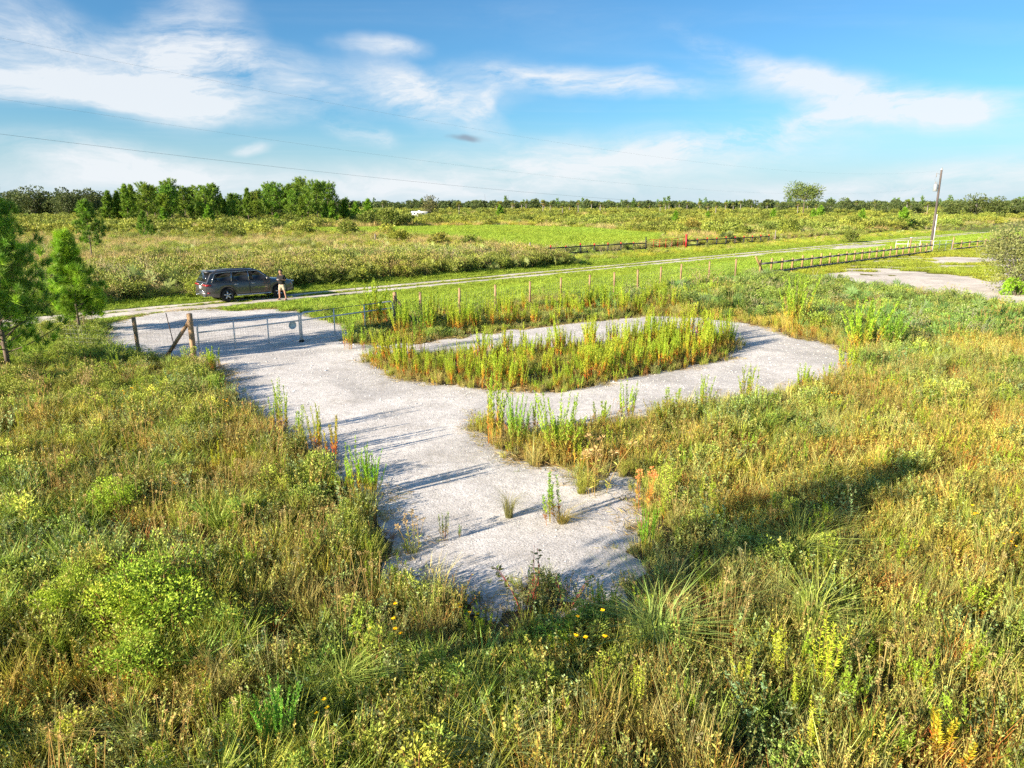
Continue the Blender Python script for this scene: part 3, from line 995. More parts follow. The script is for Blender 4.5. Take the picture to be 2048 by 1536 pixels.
    for i in range(5):
        bm = bmesh.new(); bmesh.ops.create_icosphere(bm, subdivisions=1, radius=.5)
        for v in bm.verts: v.co *= .75 + .4 * r.random(); v.co.z *= .65
        me = bpy.data.meshes.new('stone'); bm.to_mesh(me); bm.free(); me.materials.append(STONE)
        PROTO.setdefault('stone', []).append(me)


build_protos()


def build_patches():
    r = np.random.default_rng(33)
    T = {'olive': [('forb', .50), ('grass', .26), ('sage', .16), ('straw', .06), ('redforb', .04), ('goldforb', .10), ('seed', .012), ('herbbush', .035)],
         'gold': [('goldforb', .5), ('straw', .26), ('forb', .2), ('grass', .16), ('rust', .04), ('redforb', .05), ('seed', .02)],
         'red': [('redforb', .3), ('rust', .26), ('straw', .26), ('goldforb', .3), ('forb', .16), ('grass', .1), ('seed', .02)],
         'lush': [('lushgrass', .18), ('sage', .30), ('grass', .16), ('forb', .34), ('herbbush', .15)],
         'brown': [('straw', .3), ('redforb', .2), ('forb', .3), ('seed', .12), ('grass', .2), ('goldforb', .15)]}
    for k, t in T.items():
        for i in range(4):
            patch('p_' + k, t, 40, .46, r)


build_patches()

def cells(r, x0, x1, y0, y1, dens):
    n = int((x1 - x0) * (y1 - y0) * dens)
    return x0 + (x1 - x0) * r.random(n), y0 + (y1 - y0) * r.random(n)


def tints(x, y, r, amp=.22, patch=.3, sc=.5, seed=71):
    n = len(x)
    p = fbm(x * sc, y * sc, seed) - .5; q = fbm(x * sc * 2.3, y * sc * 2.3, seed + 5) - .5
    b = 1 + (r.random(n) - .5) * 2 * amp + q * patch * 1.4
    t = np.stack([b * (1 + p * patch * 1.6), b, b * (1 - p * patch)], 1)
    return np.clip(t, .35, 1.9)


def cover():
    r = np.random.default_rng(5)
    # ---- loose shell stones on the drive
    x, y = cells(r, -22, 20, 8, 42, 42)
    d = gravel_sd(x, y); k = (d > -.35 + .3 * r.random(len(x))) & in_view(x, y) & (r.random(len(x)) < np.clip(16 / y, .25, 1)); x, y = x[k], y[k]
    patch = fbm(x * .6, y * .6, 91)
    s = .014 + .03 * r.random(len(x)) ** 4 + .05 * r.random(len(x)) * (r.random(len(x)) < .07 * (patch > .52))
    s *= np.clip(y / 18, .7, 1.25)
    t = .75 + .5 * r.random((len(x), 1)) * np.ones((1, 3))
    scatter('loose_gravel', ['stone'] * len(x), x, y, s, t, 'loose white shell stones strewn over the driveway', 'gravel', z=.004 + .035 * np.clip(gravel_sd(x, y) / .35, 0, 1))

    # ---- dead straw and litter along the gravel margins
    x, y = cells(r, -22, 20, 7, 40, 16)
    d = gravel_sd(x, y); k = (np.abs(d + .05) < .55 * r.random(len(x))) & in_view(x, y); x, y = x[k], y[k]
    scatter('edge_litter', ['litter'] * len(x), x, y, .6 + .8 * r.random(len(x)), tints(x, y, r, .3, .2, .8), 'dead straw and trampled stems along the gravel margin', 'litter', z=np.full(len(x), .02), tilt=.05)

    # ---- near meadow: round pieces of mixed weeds, single plants along its edges
    def meadow(y0, y1, xr, dens, edens, sc, name, label, rr):
        for part in (0, 1):
            if part == 0:
                gx, gy = np.meshgrid(np.arange(-xr, xr, dens), np.arange(y0, y1, dens))
                x, y = gx.ravel() + rr.normal(0, .05, gx.size), gy.ravel() + rr.normal(0, .05, gx.size)
            else:
                x, y = cells(rr, -xr, xr, y0, y1, edens)
            k = in_view(x, y, 200)
            x, y = x[k], y[k]
            gs = gravel_sd(x, y); s, t = st(x, y); isl = sdf(ISLAND, x, y)
            k = (t < -11.5) & (isl < -.2) & (lot_sd(x, y) < .2)
            if part == 0:
                k &= gs < -.62 * sc
            else:
                cr = fbm(x * 1.7, y * 1.7, 163)
                k &= (gs < .8) & (gs > -.85 * sc) & (rr.random(len(x)) < .12 * 2.2 * sstep(.48, .66, cr) * sstep(13.5, 9.5, y) + .10 * sstep(.48, .62, cr) * sstep(.7, .3, gs) + .38 * sstep(-.3, 0, -gs) + .6 * sstep(0.05, .5, -gs))
            x, y, gs = x[k], y[k], gs[k]
            n = len(x)
            left = sstep(2, -6, x); right = sstep(0, 7, x)
            pn = fbm(x * .45, y * .45, 101); pr = fbm(x * .8, y * .8, 107); pl = fbm(x * .3, y * .3, 113)
            lush = sstep(.45, .62, pl + .22 * sstep(-1.0, -6, x) * sstep(13, 8, y) + .10 * sstep(-5, -12, x) - .12 * right + .1 * sstep(9, 6, y) * (1 - right))
            gold = sstep(.40, .62, pn + .25 * right - .1 * left)
            red = sstep(.53, .66, pr + .04 * right)
            brown = sstep(.5, .62, fbm(x * .4, y * .4, 131) + .08 * sstep(2, -3, x) * sstep(-8, -4, x))
            if part == 0:
                w = {'p_olive': .35 + 0 * gold, 'p_gold': .08 + gold, 'p_red': .4 * red, 'p_lush': 1.3 * lush, 'p_brown': .05 + .7 * brown}
            else:
                w = {'grass': .26 + .2 * (1 - gold), 'straw': .13 + .25 * gold, 'rust': .03 + .1 * red, 'forb': .4 + 0 * gold, 'goldforb': .1 + .4 * gold,
                     'sage': .12 + .1 * lush, 'redforb': .06 + .2 * red, 'fennel': .05 + 0 * gold, 'seed': .03 + .05 * brown}
            kk = list(w); W = np.stack([w[a] for a in kk], 1); W = W / W.sum(1, keepdims=True)
            ch = (W.cumsum(1) > rr.random((n, 1))).argmax(1)
            keys = np.array(kk, object)[ch]
            scl = sc * (.95 + .1 * rr.random(n)) if part == 0 else sc * (.5 + .6 * rr.random(n)) * (.4 + .6 * sstep(-.3, .45, -gs))
            szz = np.where(st(x, y)[1] > -18.5, .55, 1) * (.75 + .5 * fbm(x * .5, y * .5, 151)) * (.8 + .4 * rr.random(n))
            scatter(name + ('', '_edge')[part], list(keys), x, y, scl, tints(x, y, rr, .14, .32, .4) * (1 + sstep(1, 7, x)[:, None] * np.array((.0, .01, -.10)) + sstep(-1, -5, x)[:, None] * np.array((.09, .07, .03))), label + ('', ', thin fringe at the gravel')[part], 'meadow', z=gz(x, y), tilt=(.03, .15)[part], sz=szz, rot=(rr.integers(0, 4, n) * pi / 2 + rr.normal(0, .08, n)) if part == 0 else None)
    meadow(4.2, 13, 15, .92, 36, 1.0, 'foreground_meadow', 'mixed olive and straw coloured weeds in the near foreground', np.random.default_rng(1))
    meadow(13, 24, 26, 1.04, 30, 1.12, 'middle_meadow', 'weedy golden meadow around the gravel drive', np.random.default_rng(2))
    meadow(24, 44, 46, 1.25, 18, 1.3, 'drive_side_weeds', 'weeds and herbs beside the upper driveway and fence', np.random.default_rng(3))
    # taller accents among the meadow
    x, y = cells(r, -20, 22, 4.5, 24, 1.6)
    k = in_view(x, y, 100) & (gravel_sd(x, y) < -.4) & (sdf(ISLAND, x, y) < -.2) & (st(x, y)[1] < -12); x, y = x[k], y[k]
    right = sstep(0, 6, x)
    keys = np.where(r.random(len(x)) < .3 + .25 * right, 'fennel', pick(r, len(x), [('wiregrass', .14), ('seed', .26), ('flower', .09), ('herbbush', .5), ('lushgrass', .3), ('rust', .18)]))
    scatter('meadow_accents', list(keys), x, y, (.7 + .5 * r.random(len(x))), tints(x, y, r, .2, .3, .5), 'taller stalks, tussocks and yellow flowers poking out of the meadow', 'weeds', z=gz(x, y), tilt=.12)

    # ---- island and strip weeds
    x, y = cells(r, -9, 16, 16, 36, 30)
    isl = sdf(ISLAND, x, y); k = (isl > -.1 - .3 * r.random(len(x))) & (r.random(len(x)) < .55 + .45 * sstep(.4, .55, fbm(x * .7, y * .7, 211))); x, y, isl = x[k], y[k], isl[k]
    keys = pick(r, len(x), [('forb', .22), ('grass', .28), ('redforb', .12), ('rust', .07), ('straw', .14), ('fennel', .22), ('goldforb', .16)])
    scatter('island_weeds', list(keys), x, y, (.4 + .55 * r.random(len(x))) * 1.0, tints(x, y, r, .25, .3, .6), 'low mixed weeds and grass filling the gravel island', 'weeds', z=gz(x, y))

    # ---- dense scrub on the right, between the drive, the yard and the wire fence
    x, y = cells(r, 2, 62, 22, 62, 4)
    s, t = st(x, y); k = in_view(x, y) & (t < -12) & (gravel_sd(x, y) < -.8) & (lot_sd(x, y) < 0) & (sdf(LOTGRASS, x, y) < -.6)
    hg = sstep(-1.5, 1.0, sdf(THICKET, x, y)); k &= r.random(len(x)) < hg * sstep(-13.5, -17, t) * (.5 + .65 * sstep(.35, .6, fbm(x * .2, y * .2, 161)))
    x, y = x[k], y[k]
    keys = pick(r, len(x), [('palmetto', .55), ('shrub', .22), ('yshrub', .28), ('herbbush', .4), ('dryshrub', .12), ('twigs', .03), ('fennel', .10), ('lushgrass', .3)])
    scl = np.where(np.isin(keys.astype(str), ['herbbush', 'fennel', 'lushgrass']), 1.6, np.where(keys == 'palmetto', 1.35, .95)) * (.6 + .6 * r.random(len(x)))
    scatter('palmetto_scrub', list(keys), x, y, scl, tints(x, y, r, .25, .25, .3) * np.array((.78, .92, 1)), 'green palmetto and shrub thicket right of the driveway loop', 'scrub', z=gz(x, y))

    # left scrub below the gate posts
    x, y = cells(r, -30, -9, 14, 36, 5)
    s, t = st(x, y); k = in_view(x, y) & (t < -3) & (gravel_sd(x, y) < -.35)
    k &= r.random(len(x)) < sstep(15, 22, y) * (.3 + .7 * sstep(.4, .6, fbm(x * .3, y * .3, 171)))
    x, y = x[k], y[k]
    keys = pick(r, len(x), [('palmetto', .10), ('shrub', .26), ('yshrub', .26), ('herbbush', .5), ('dryshrub', .1), ('twigs', .06), ('lushgrass', .5)])
    scl = np.where(np.isin(keys.astype(str), ['herbbush', 'lushgrass']), 1.3, .62) * (.6 + .6 * r.random(len(x)))
    scatter('gateside_scrub', list(keys), x, y, scl, tints(x, y, r, .2, .25, .3), 'low dark green scrub left of the driveway gate', 'scrub', z=gz(x, y))

    # ---- mown verge along the road
    s = -45 + 190 * r.random(60000); t = -12.5 + 17.5 * r.random(60000)
    x, y = R0[0] + RD[0] * s + RN[0] * t, R0[1] + RD[1] * s + RN[1] * t
    k = in_view(x, y) & (gravel_sd(x, y) < -.1) & (road_sd(x, y) < -.10) & (lot_sd(x, y) < 0) & (y > 12)
    k &= r.random(len(x)) < np.clip(60 / y, .25, 1)
    x, y, t, s = x[k], y[k], t[k], s[k]
    edge = sstep(-4.5, -9, t)
    keys = np.where(r.random(len(x)) < .3 + .6 * edge, 'verge', 'turf').astype(object)
    scl = np.where(keys == 'verge', .55 + .7 * r.random(len(x)) * (.4 + edge), 1.2 + 1.0 * r.random(len(x)))
    scl *= np.where(t > 3.2, 1.35, 1) * np.where(np.abs(t) < 2.6, .55, 1)
    tn = tints(x, y, r, .12, .14, .12); mid = np.exp(-(t / 1.2) ** 2)[:, None]
    tn = tn * (1 - mid * .4) + np.array((1.35, .95, .9)) * mid * .4
    scatter('verge_grass', list(keys), x, y, scl, tn, 'short bright green mown grass along the road', 'grass', z=gz(x, y) * .3, tilt=.08)

    # yard grass on the right
    x, y = cells(r, 20, 80, 44, 100, 6)
    s, t = st(x, y); k = in_view(x, y) & (sdf(LOTGRASS, x, y) > -.8) & (lot_sd(x, y) < .02) & (t < -10)
    x, y = x[k], y[k]
    scatter('yard_grass', ['turf'] * len(x), x, y, 1.6 + 1.6 * r.random(len(x)), tints(x, y, r, .15, .2, .15) * np.array((1.12, .92, .9)), 'thin yellowing grass on the sandy yard', 'grass', tilt=.08)

    # ---- hedge of scrub along the far side of the road
    s = -50 + 260 * r.random(16000); t = 3.9 + 15 * r.random(16000) ** 1.15
    x, y = R0[0] + RD[0] * s + RN[0] * t, R0[1] + RD[1] * s + RN[1] * t
    ps, _ = st(*P(1065, 523))
    dense = np.where(s < ps, 1, np.where(t < 14.5, .03, .5)) * (.45 + .55 * sstep(.35, .55, fbm(x * .15, y * .15, 181)))
    pas = sdf(PASTURE, x, y)
    k = in_view(x, y) & (r.random(len(x)) < dense) & (pas < 1.0)
    x, y, t, s = x[k], y[k], t[k], s[k]
    keys = pick(r, len(x), [('shrub', .5), ('yshrub', .32), ('palmetto_far', .22), ('dryshrub', .24), ('twigs', .08)])
    scl = (.8 + .65 * r.random(len(x))) * (.85 + .35 * sstep(3, 8, t)) * np.where(s < ps, 1, .5)
    tn = tints(x, y, r, .2, .25, .12)
    scatter('roadside_scrub', list(keys), x, y, scl, tn, 'thick hedge of scrub and palmetto along the far side of the road', 'scrub', tilt=.1)
    # grass bank under the black fence
    s = ps - 4 + 120 * r.random(3000); t = 4 + 9 * r.random(3000)
    x, y = R0[0] + RD[0] * s + RN[0] * t, R0[1] + RD[1] * s + RN[1] * t
    k = in_view(x, y); x, y, t = x[k], y[k], t[k]
    keys = pick(r, len(x), [('fieldgrass', .4), ('verge', .8), ('tangrass', .03)])
    scatter('bank_grass', list(keys), x, y, np.where(keys == 'verge', 1.3, .65) * np.where(t > 8, .6, 1) * (.6 + .6 * r.random(len(x))), tints(x, y, r, .15, .2, .12), 'rank grass on the bank before the black rail fence', 'grass')

    # pasture
    x, y = cells(r, -60, 50, 70, 190, 2.2)
    k = (sdf(PASTURE, x, y) > -1) & in_view(x, y); x, y = x[k], y[k]
    scatter('pasture_grass', ['verge'] * len(x), x, y, 1.0 + .7 * r.random(len(x)), tints(x, y, r, .12, .12, .06), 'even bright green pasture behind the black rail fence', 'grass')

    # ---- rough field beyond
    def field(y0, y1, n, table, sc, name, label, tmin=15):
        y = y0 * (y1 / y0) ** r.random(n)
        u = -250 + 2550 * r.random(n)
        x = (u - 1024) / F * (y * cos(PITCH) + H * sin(PITCH))
        s, t = st(x, y)
        pat = fbm(x * .035, y * .035, 191)
        k = (t > tmin) & (sdf(PASTURE, x, y) < -1) & (r.random(n) < .45 + .55 * sstep(.38, .55, pat))
        x, y, pat = x[k], y[k], pat[k]
        keys = pick(r, len(x), table)
        tz = sstep(.54, .66, fbm(x * .028, y * .06, 11))
        sw = r.random(len(x)) < tz * .6
        keys[sw] = 'tangrass'
        grassy = np.isin(keys.astype(str), ['tangrass', 'fieldgrass'])
        scl = sc * (.6 + .7 * r.random(len(x))) * np.where(grassy, 1.1, 1)
        scatter(name, list(keys), x, y, scl, tints(x, y, r, .2, .26, .05), label, 'field', tilt=.1)
    field(44, 130, 17000, [('fieldgrass', .4), ('shrub', .16), ('yshrub', .5), ('dryshrub', .12), ('palmetto_far', .08), ('twigs', .05), ('tangrass', .10)], .95, 'rough_field', 'rough yellow green field of grass and low shrubs beyond the road')
    field(130, 330, 15000, [('fieldgrass', .9), ('farshrub', .16), ('faryshrub', .35), ('palmetto_far', .1), ('tangrass', .12)], 1.25, 'far_field', 'distant brushy flatland reaching towards the trees')
    field(330, 1100, 9000, [('faryshrub', .6), ('farshrub', .5), ('fieldgrass', .6)], 1.9, 'outer_field', 'farthest scrubby plain before the line of woods')

    # ---- far woods
    n = 2600
    u = -300 + 2650 * r.random(n); y = 560 * (2.9 ** r.random(n))
    x = (u - 1024) / F * y
    dens = np.where(u < 700, .9, .75)
    k = (r.random(n) < dens) & (fbm(x * .006, y * .006, 201) > .36)
    x, y = x[k], y[k]
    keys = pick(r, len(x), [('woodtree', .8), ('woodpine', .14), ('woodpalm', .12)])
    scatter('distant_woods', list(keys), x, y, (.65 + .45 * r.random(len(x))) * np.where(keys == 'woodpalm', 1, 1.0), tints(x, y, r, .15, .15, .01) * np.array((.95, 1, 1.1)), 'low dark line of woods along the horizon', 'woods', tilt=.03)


cover()
# ------------------------------------------------------------------ trees
def tree(name, A, B, loc, label, cat='tree', group=None, barkm=BARK, leafm=NEEDLE, rot=0.0, s=1.0, tint=(1, 1, 1)):
    t = thing(name, label, cat, (loc[0], loc[1], 0), rot, group)
    t.scale = (s, s, s)
    obj('trunk', A.mesh('trunk', barkm, True) if isinstance(A, MB) else A, t)
    obj('crown', B.mesh('crown', leafm) if isinstance(B, MB) else B, t, tint=tint)
    return t


def copy_tree(src, loc, rot, s, label, group=None, tint=(1, 1, 1), sz=None):
    t = src.copy(); COL.objects.link(t); t.location = (loc[0], loc[1], 0); t.rotation_euler = (0, 0, rot); t.scale = (s, s, s if sz is None else sz)
    t['label'] = label
    if group: t['group'] = group
    for ch in list(src.children):
        c = ch.copy(); COL.objects.link(c); c.parent = t; c['tint'] = [float(q) for q in tint]
    return t


def at_depth(u, d):
    """point on the ground at range d (along the view) under image column u"""
    return ((u - 1024) / F * (d * cos(PITCH) + H * sin(PITCH)), d)


def hgt(v, d):
    """height of something whose top shows in row v at range d"""
    x, y, z = px_dir(1024, v)
    return H + d * z / y


def trees():
    r = np.random.default_rng(77)
    # young pines beside the drive
    A, B = pine_parts(5.9, r, .085, .12, 90, 2.3, 13, 90, .27, .014, (.10, .18, .028), tipcol=(.2, .32, .03))
    tree('young_pine', A, B, P(20, 748), 'tall young pine with long needles at the left edge before the gate', 'pine tree')
    A, B = pine_parts(4.2, r, .06, .14, 64, 1.3, 12, 90, .27, .015, (.13, .22, .025), tipcol=(.24, .36, .03))
    tree('young_pine', A, B, P(160, 668), 'bright green young pine standing left of the white gravel apron', 'pine tree')
    A, B = pine_parts(5.5, r, .07, .3, 44, 1.7, 9, 44, .32, .028, (.08, .14, .022))
    tree('young_pine', A, B, P(186, 528), 'slim young pine behind the road, left of the parked vehicle', 'pine tree')
    A, B = pine_parts(4.1, r, .06, .12, 40, 1.6, 9, 34, .36, .04, (.08, .14, .022))
    tree('young_pine', A, B, P(292, 480), 'short bushy pine alone in the rough field beyond the parked vehicle', 'pine tree')
    # pines that shade the foreground from the left of the camera
    A, B = pine_parts(6.2, r, .10, .40, 60, 1.6, 9, 50, .24, .011)
    tree('young_pine', A, B, (-6.1, 3.4), 'slender pine just left of the viewer, throwing the long shadow on the right meadow', 'pine tree')
    A, B = pine_parts(4.2, r, .10, .15, 36, 1.4, 5, 30, .24, .010)
    tree('young_pine', A, B, (-10.6, -1.6), 'bushy pine behind the viewer that shades the bottom of the view', 'pine tree')
    # grove of pines
    protos = []
    for i in range(5):
        A, B = pine_parts(12, r, .17, (.18, .3, .25, .12, .35)[i], 56, (2.5, 4.0, 3.4, 2.5, 4.6)[i], 9, 17, .8, .16, (.085, .14, .022), (1, .3, .3, 1, .2)[i], tipcol=(.14, .21, .022))
        protos.append((A.mesh('trunk', BARK, True), B.mesh('crown', NEEDLE)))
    G = 'pines of the left grove'
    notable = [(240, 378, 215, 3, 'narrow pointed pine at the left end of the grove'), (345, 366, 250, 1, 'broad round topped pine rising above the left part of the grove'),
               (605, 364, 255, 4, 'tallest round headed pine near the right end of the grove'), (642, 377, 250, 2, 'rightmost pine of the grove, its crown set apart'),
               (498, 372, 240, 0, 'pointed pine a little above its neighbours in mid grove')]
    first = None
    for (u, v, d, k, lab) in notable:
        A, B = protos[k]
        t = tree('pine_tree', A, B, at_depth(u, d), lab + ' behind the scrub', 'pine tree', G, rot=r.random() * 6, s=hgt(v, d) / 13.2)
    srcs = []
    for k in range(5):
        A, B = protos[k]
        u = (270, 390, 430, 540, 575)[k]; d = 245 + 8 * k
        srcs.append(tree('pine_tree', A, B, at_depth(u, d), 'green pine standing among its like in the left grove', 'pine tree', G, rot=r.random() * 6, s=(9.5 + 2 * r.random()) / 12))
    for i in range(60):
        u = 215 + 440 * (i * .618 % 1); d = 205 + 95 * r.random()
        h = 4.5 + 6.5 * r.random() ** 1.2
        b = .85 + .35 * r.random()
        copy_tree(srcs[r.choice(5, p=[.15, .25, .25, .1, .25])], at_depth(u + r.normal(0, 12), d), r.random() * 6, h / 12 * (.9 + .5 * r.random()), 'green pine standing among its like in the left grove', G, (b * (1 + r.normal(0, .08)), b, b), h / 12)
    # right pine
    A, B = oak_parts(14.2, 15, r, 3400, .8, .28, (.06, .088, .025), 18, .24, .58, (.11, .14, .035))
    tree('umbrella_pine', A, B, at_depth(1605, 294), 'lone flat topped pine with bare trunk, left of the utility pole', 'pine tree')
    # oaks
    ok = []
    for i in range(4):
        A, B = oak_parts(12, 14, r, 3000, .8, .5, (.045, .062, .026), 20, .3, .12, (.085, .10, .04))
        ok.append((A.mesh('trunk', GREYBARK, True), B.mesh('crown', LEAF)))
    G = 'dark oaks on the left skyline'
    src = [tree('oak_tree', ok[k][0], ok[k][1], at_depth((10, 70, 130, 190)[k], 345), 'dark rounded oak in the wood behind the left grove', 'oak tree', G, GREYBARK, LEAF, r.random() * 6, hgt((380, 373, 372, 378)[k], 345) / 12) for k in range(4)]
    for i in range(22):
        u = -160 + 850 * (i + r.random()) / 22; d = 330 + 70 * r.random()
        v = 378 + 7 * r.random() + (9 if u > 450 else 0)
        copy_tree(src[r.integers(4)], at_depth(u, d), r.random() * 6, hgt(v, d) / 12, 'dark rounded oak in the wood behind the left grove', G, np.array((1, 1, 1)) * (.8 + .4 * r.random()))
    for (u, v, d, k, lab) in [(1905, 396, 320, 0, 'spreading oak at the left end of the clump right of the utility pole'), (1948, 388, 330, 1, 'largest rounded oak in the clump right of the utility pole'),
                              (1990, 391, 325, 2, 'rightmost oak of the clump right of the utility pole')]:
        copy_tree(src[k], at_depth(u, d), r.random() * 6, hgt(v, d) / 12, lab, 'oak clump on the right skyline', (1.15, 1.15, 1.0))
    for i, (u, v, d) in enumerate([(1650, 403, 360), (1690, 396, 390), (1725, 400, 400), (1790, 402, 380), (1830, 404, 350), (1760, 406, 340), (2035, 404, 330), (1560, 405, 420)]):
        copy_tree(src[i % 4], at_depth(u, d), r.random() * 6, hgt(v, d) / 12, 'low skyline oak ' + ('first right of the flat topped lone pine', 'second right of the flat topped lone pine, the highest there', 'midway between the flat topped pine and the utility pole', 'left of the utility pole', 'directly behind the utility pole', 'small and pale, midway to the utility pole', 'at the far right edge of the view', 'left of the flat topped lone pine')[i], 'low skyline oaks', (1.1, 1.15, 1.1))
    # loose tree behind the camper
    A, B = oak_parts(9.8, 8.5, r, 900, .6, .4, (.09, .09, .045), 18, .2, .22)
    tree('thin_tree', A, B, at_depth(858, 290), 'thin grey crowned tree rising behind the white camper', 'tree', None, GREYBARK, LEAF)
    # palms
    pal = [palm_parts(5.5, r, 1.6, 30) for i in range(3)]
    pm = [(a.mesh('trunk', GREYBARK, True), b.mesh('crown', LEAF)) for a, b in pal]
    G = 'cabbage palms of the far belt'
    ps = [tree('cabbage_palm', pm[k][0], pm[k][1], at_depth((1100, 1200, 1330)[k], 400), 'cabbage palm in the belt of palms below the horizon', 'palm tree', G, GREYBARK, LEAF) for k in range(3)]
    for i in range(46):
        u = 990 + 900 * (i + r.random()) / 46; d = 330 + 230 * r.random()
        copy_tree(ps[r.integers(3)], at_depth(u, d), r.random() * 6, .75 + .45 * r.random(), 'cabbage palm in the belt of palms below the horizon', G, (1.0 + .25 * r.random(), 1.1, .9))
    for (u, v, d, lab) in [(918, 405, 300, 'stout cabbage palm standing by the brown heap'), (1000, 404, 300, 'dark headed palm between the two heaps')]:
        copy_tree(ps[0], at_depth(u, d), 1.0, hgt(v, d) / 6.4, lab, None, (1.15, 1.0, .8))
    # big bushes in the middle distance
    bb = []
    for i in range(3):
        A, B = bush_parts(2.6, 3.6, 1500, .34, .22, (.08, .105, .026), r, 16, (.12, .09, .07), tip=(.16, .18, .04), base=.08)
        bb.append((A.mesh('stems', BARK), B.mesh('foliage', LEAF)))

    def bush(name, k, loc, s, label, group=None, tint=(1, 1, 1), sz=None):
        t = thing(name, label, 'bush', (loc[0], loc[1], 0), r.random() * 6, group)
        t.scale = (s, s, s if sz is None else sz)
        obj('stems', bb[k][0], t); obj('foliage', bb[k][1], t, tint=tint)
        return t
    for (u, d, s, lab) in [(735, 182, 1.15, 'leftmost dark bush of the big clump at the pasture edge'), (778, 180, 1.3, 'middle dark bush of the big clump at the pasture edge'), (812, 186, 1.0, 'right hand dark bush of the big clump at the pasture edge, by the camper')]:
        bush('large_bush', r.integers(3), at_depth(u, d), s, lab)
    bush('large_bush', 0, P(940, 497), .5, 'round dark bush on the near edge of the pasture')
    bush('large_bush', 1, P(880, 500), .6, 'pale twiggy bush at the near corner of the pasture', None, (1.5, 1.2, 1.2))
    bush('large_bush', 2, P(800, 493), .62, 'olive bush in the hedge before the pasture', None, (1.4, 1.25, 1))
    bush('large_bush', 1, P(1325, 458), .8, 'grey green bush beyond the red gate', None, (1.2, 1.1, 1.2))
    bush('large_bush', 2, P(1388, 467), .75, 'purplish grey bush above the red gate post', None, (1.4, 1, 1.1))
    bush('large_bush', 0, P(1700, 485), .55, 'dark bush at the road bend left of the white gate', None, (1, 1, 1))
    for i in range(60):
        u = -60 + 2170 * r.random(); d = 115 * (3.0 ** r.random())
        p = at_depth(u, d)
        if st(*p)[1] < 15 or sdf(PASTURE, np.array([p[0]]), np.array([p[1]]))[0] > -4: continue
        bush('field_bush', r.integers(3), p, .4 + .45 * r.random(), 'green bush scattered in the far rough field', 'bushes of the far field', np.array((1.0, 1.0, .9)) * (.8 + .7 * r.random()))
    A, B = bush_parts(1.9, 2.9, 2200, .11, .07, (.14, .19, .03), r, 14, base=.05, tip=(.2, .25, .04))
    # small pines in the far field
    q = pine_parts(5, r, .09, .1, 40, 1.9, 8, 14, .6, .2, (.07, .13, .018))
    qa, qb = q[0].mesh('trunk', BARK, True), q[1].mesh('crown', NEEDLE)
    G = 'young pines of the far field'
    s0 = None
    for i, (u, v, d) in enumerate([(690, 404, 240), (712, 407, 255), (738, 402, 250), (665, 408, 235), (1625, 420, 230), (1640, 414, 240), (1722, 421, 190), (1805, 419, 165), (1350, 424, 210), (1545, 420, 230), (1415, 424, 250), (420, 414, 200), (330, 420, 180), (555, 428, 190), (1000, 412, 280)]):
        s = hgt(v, d) / 5
        lab = 'small bushy pine ' + ('second left of the big dark bush clump', 'just left of the big dark bush clump', 'sticking up over the big dark bush clump', 'right behind the right end of the pine grove', 'right under the flat topped lone pine', 'a step right of the flat topped lone pine',
               'in the brush left of the utility pole, the lower of two', 'in the brush nearest left of the utility pole', 'beyond the red gate', 'alone left of the flat topped lone pine', 'behind the fan palm', 'before the middle of the pine grove', 'before the left half of the pine grove', 'before the right half of the pine grove', 'between the brown heap and the horizon')[i]
        if s0 is None:
            s0 = tree('field_pine', qa, qb, at_depth(u, d), lab, 'pine tree', G, s=s)
        else:
            copy_tree(s0, at_depth(u, d), r.random() * 6, s, lab, G, (1.1, 1.1, 1))
    # right hand oak shrub
    A, B = bush_parts(2.9, 4.9, 13000, .13, .075, (.115, .13, .06), r, 44, (.15, .12, .10), tip=(.19, .19, .10), base=.12)
    t = thing('grey_oak_shrub', 'tall grey green shrub at the right edge beside the sand yard', 'shrub', (*P(2040, 588), 0))
    obj('stems', A.mesh('stems', GREYBARK), t); obj('foliage', B.mesh('foliage', LEAF), t)
    A, B = bush_parts(1.1, 1.1, 1600, .11, .08, (.13, .24, .02), r, 10, tip=(.2, .33, .03), base=.06)
    t = thing('vine_bush', 'vivid green leafy bush at the foot of the grey shrub on the right', 'bush', (*P(2035, 592), 0))
    obj('stems', A.mesh('stems', BARK), t); obj('foliage', B.mesh('foliage', LEAF), t)
    # fan palm by the black fence
    B = palmetto(34, 1.3, r, (.13, .155, .06), .9, 13, .09, .5)
    t = thing('fan_palm', 'round grey green fan palm behind the black rail fence', 'palm', (*P(1456, 484), 0))
    obj('fronds', B.mesh('fronds', LEAF), t)
    # dead twiggy shrub before the wire fence
    A, B = bush_parts(1.5, 2.1, 700, .09, .045, (.17, .15, .07), r, 22, (.30, .25, .21), tip=(.24, .21, .11))
    t = thing('twiggy_shrub', 'straggly half bare shrub at the right end of the wire fence', 'shrub', (*P(1405, 590), 0))
    obj('stems', A.mesh('stems', LEAF), t); obj('foliage', B.mesh('foliage', LEAF), t)


trees()


# ------------------------------------------------------------------ fences and gates
def wood_post(h, w, r, lean=(0, 0)):
    m = MB()
    z = np.linspace(-.25, h, 5)
    c = 1 - .25 * r.random(5)[:, None] * np.ones((1, 3))
    p = np.stack([lean[0] * np.maximum(z, 0), lean[1] * np.maximum(z, 0), z], 1)
    m.tube(p, w * .62 * (1 + r.normal(0, .02, 5)), 4, (1, 1, 1))
    top = p[-1]
    m.box(top + np.array([0, 0, .005]), (w * .8, w * .8, .02), rz(pi / 4))
    return m


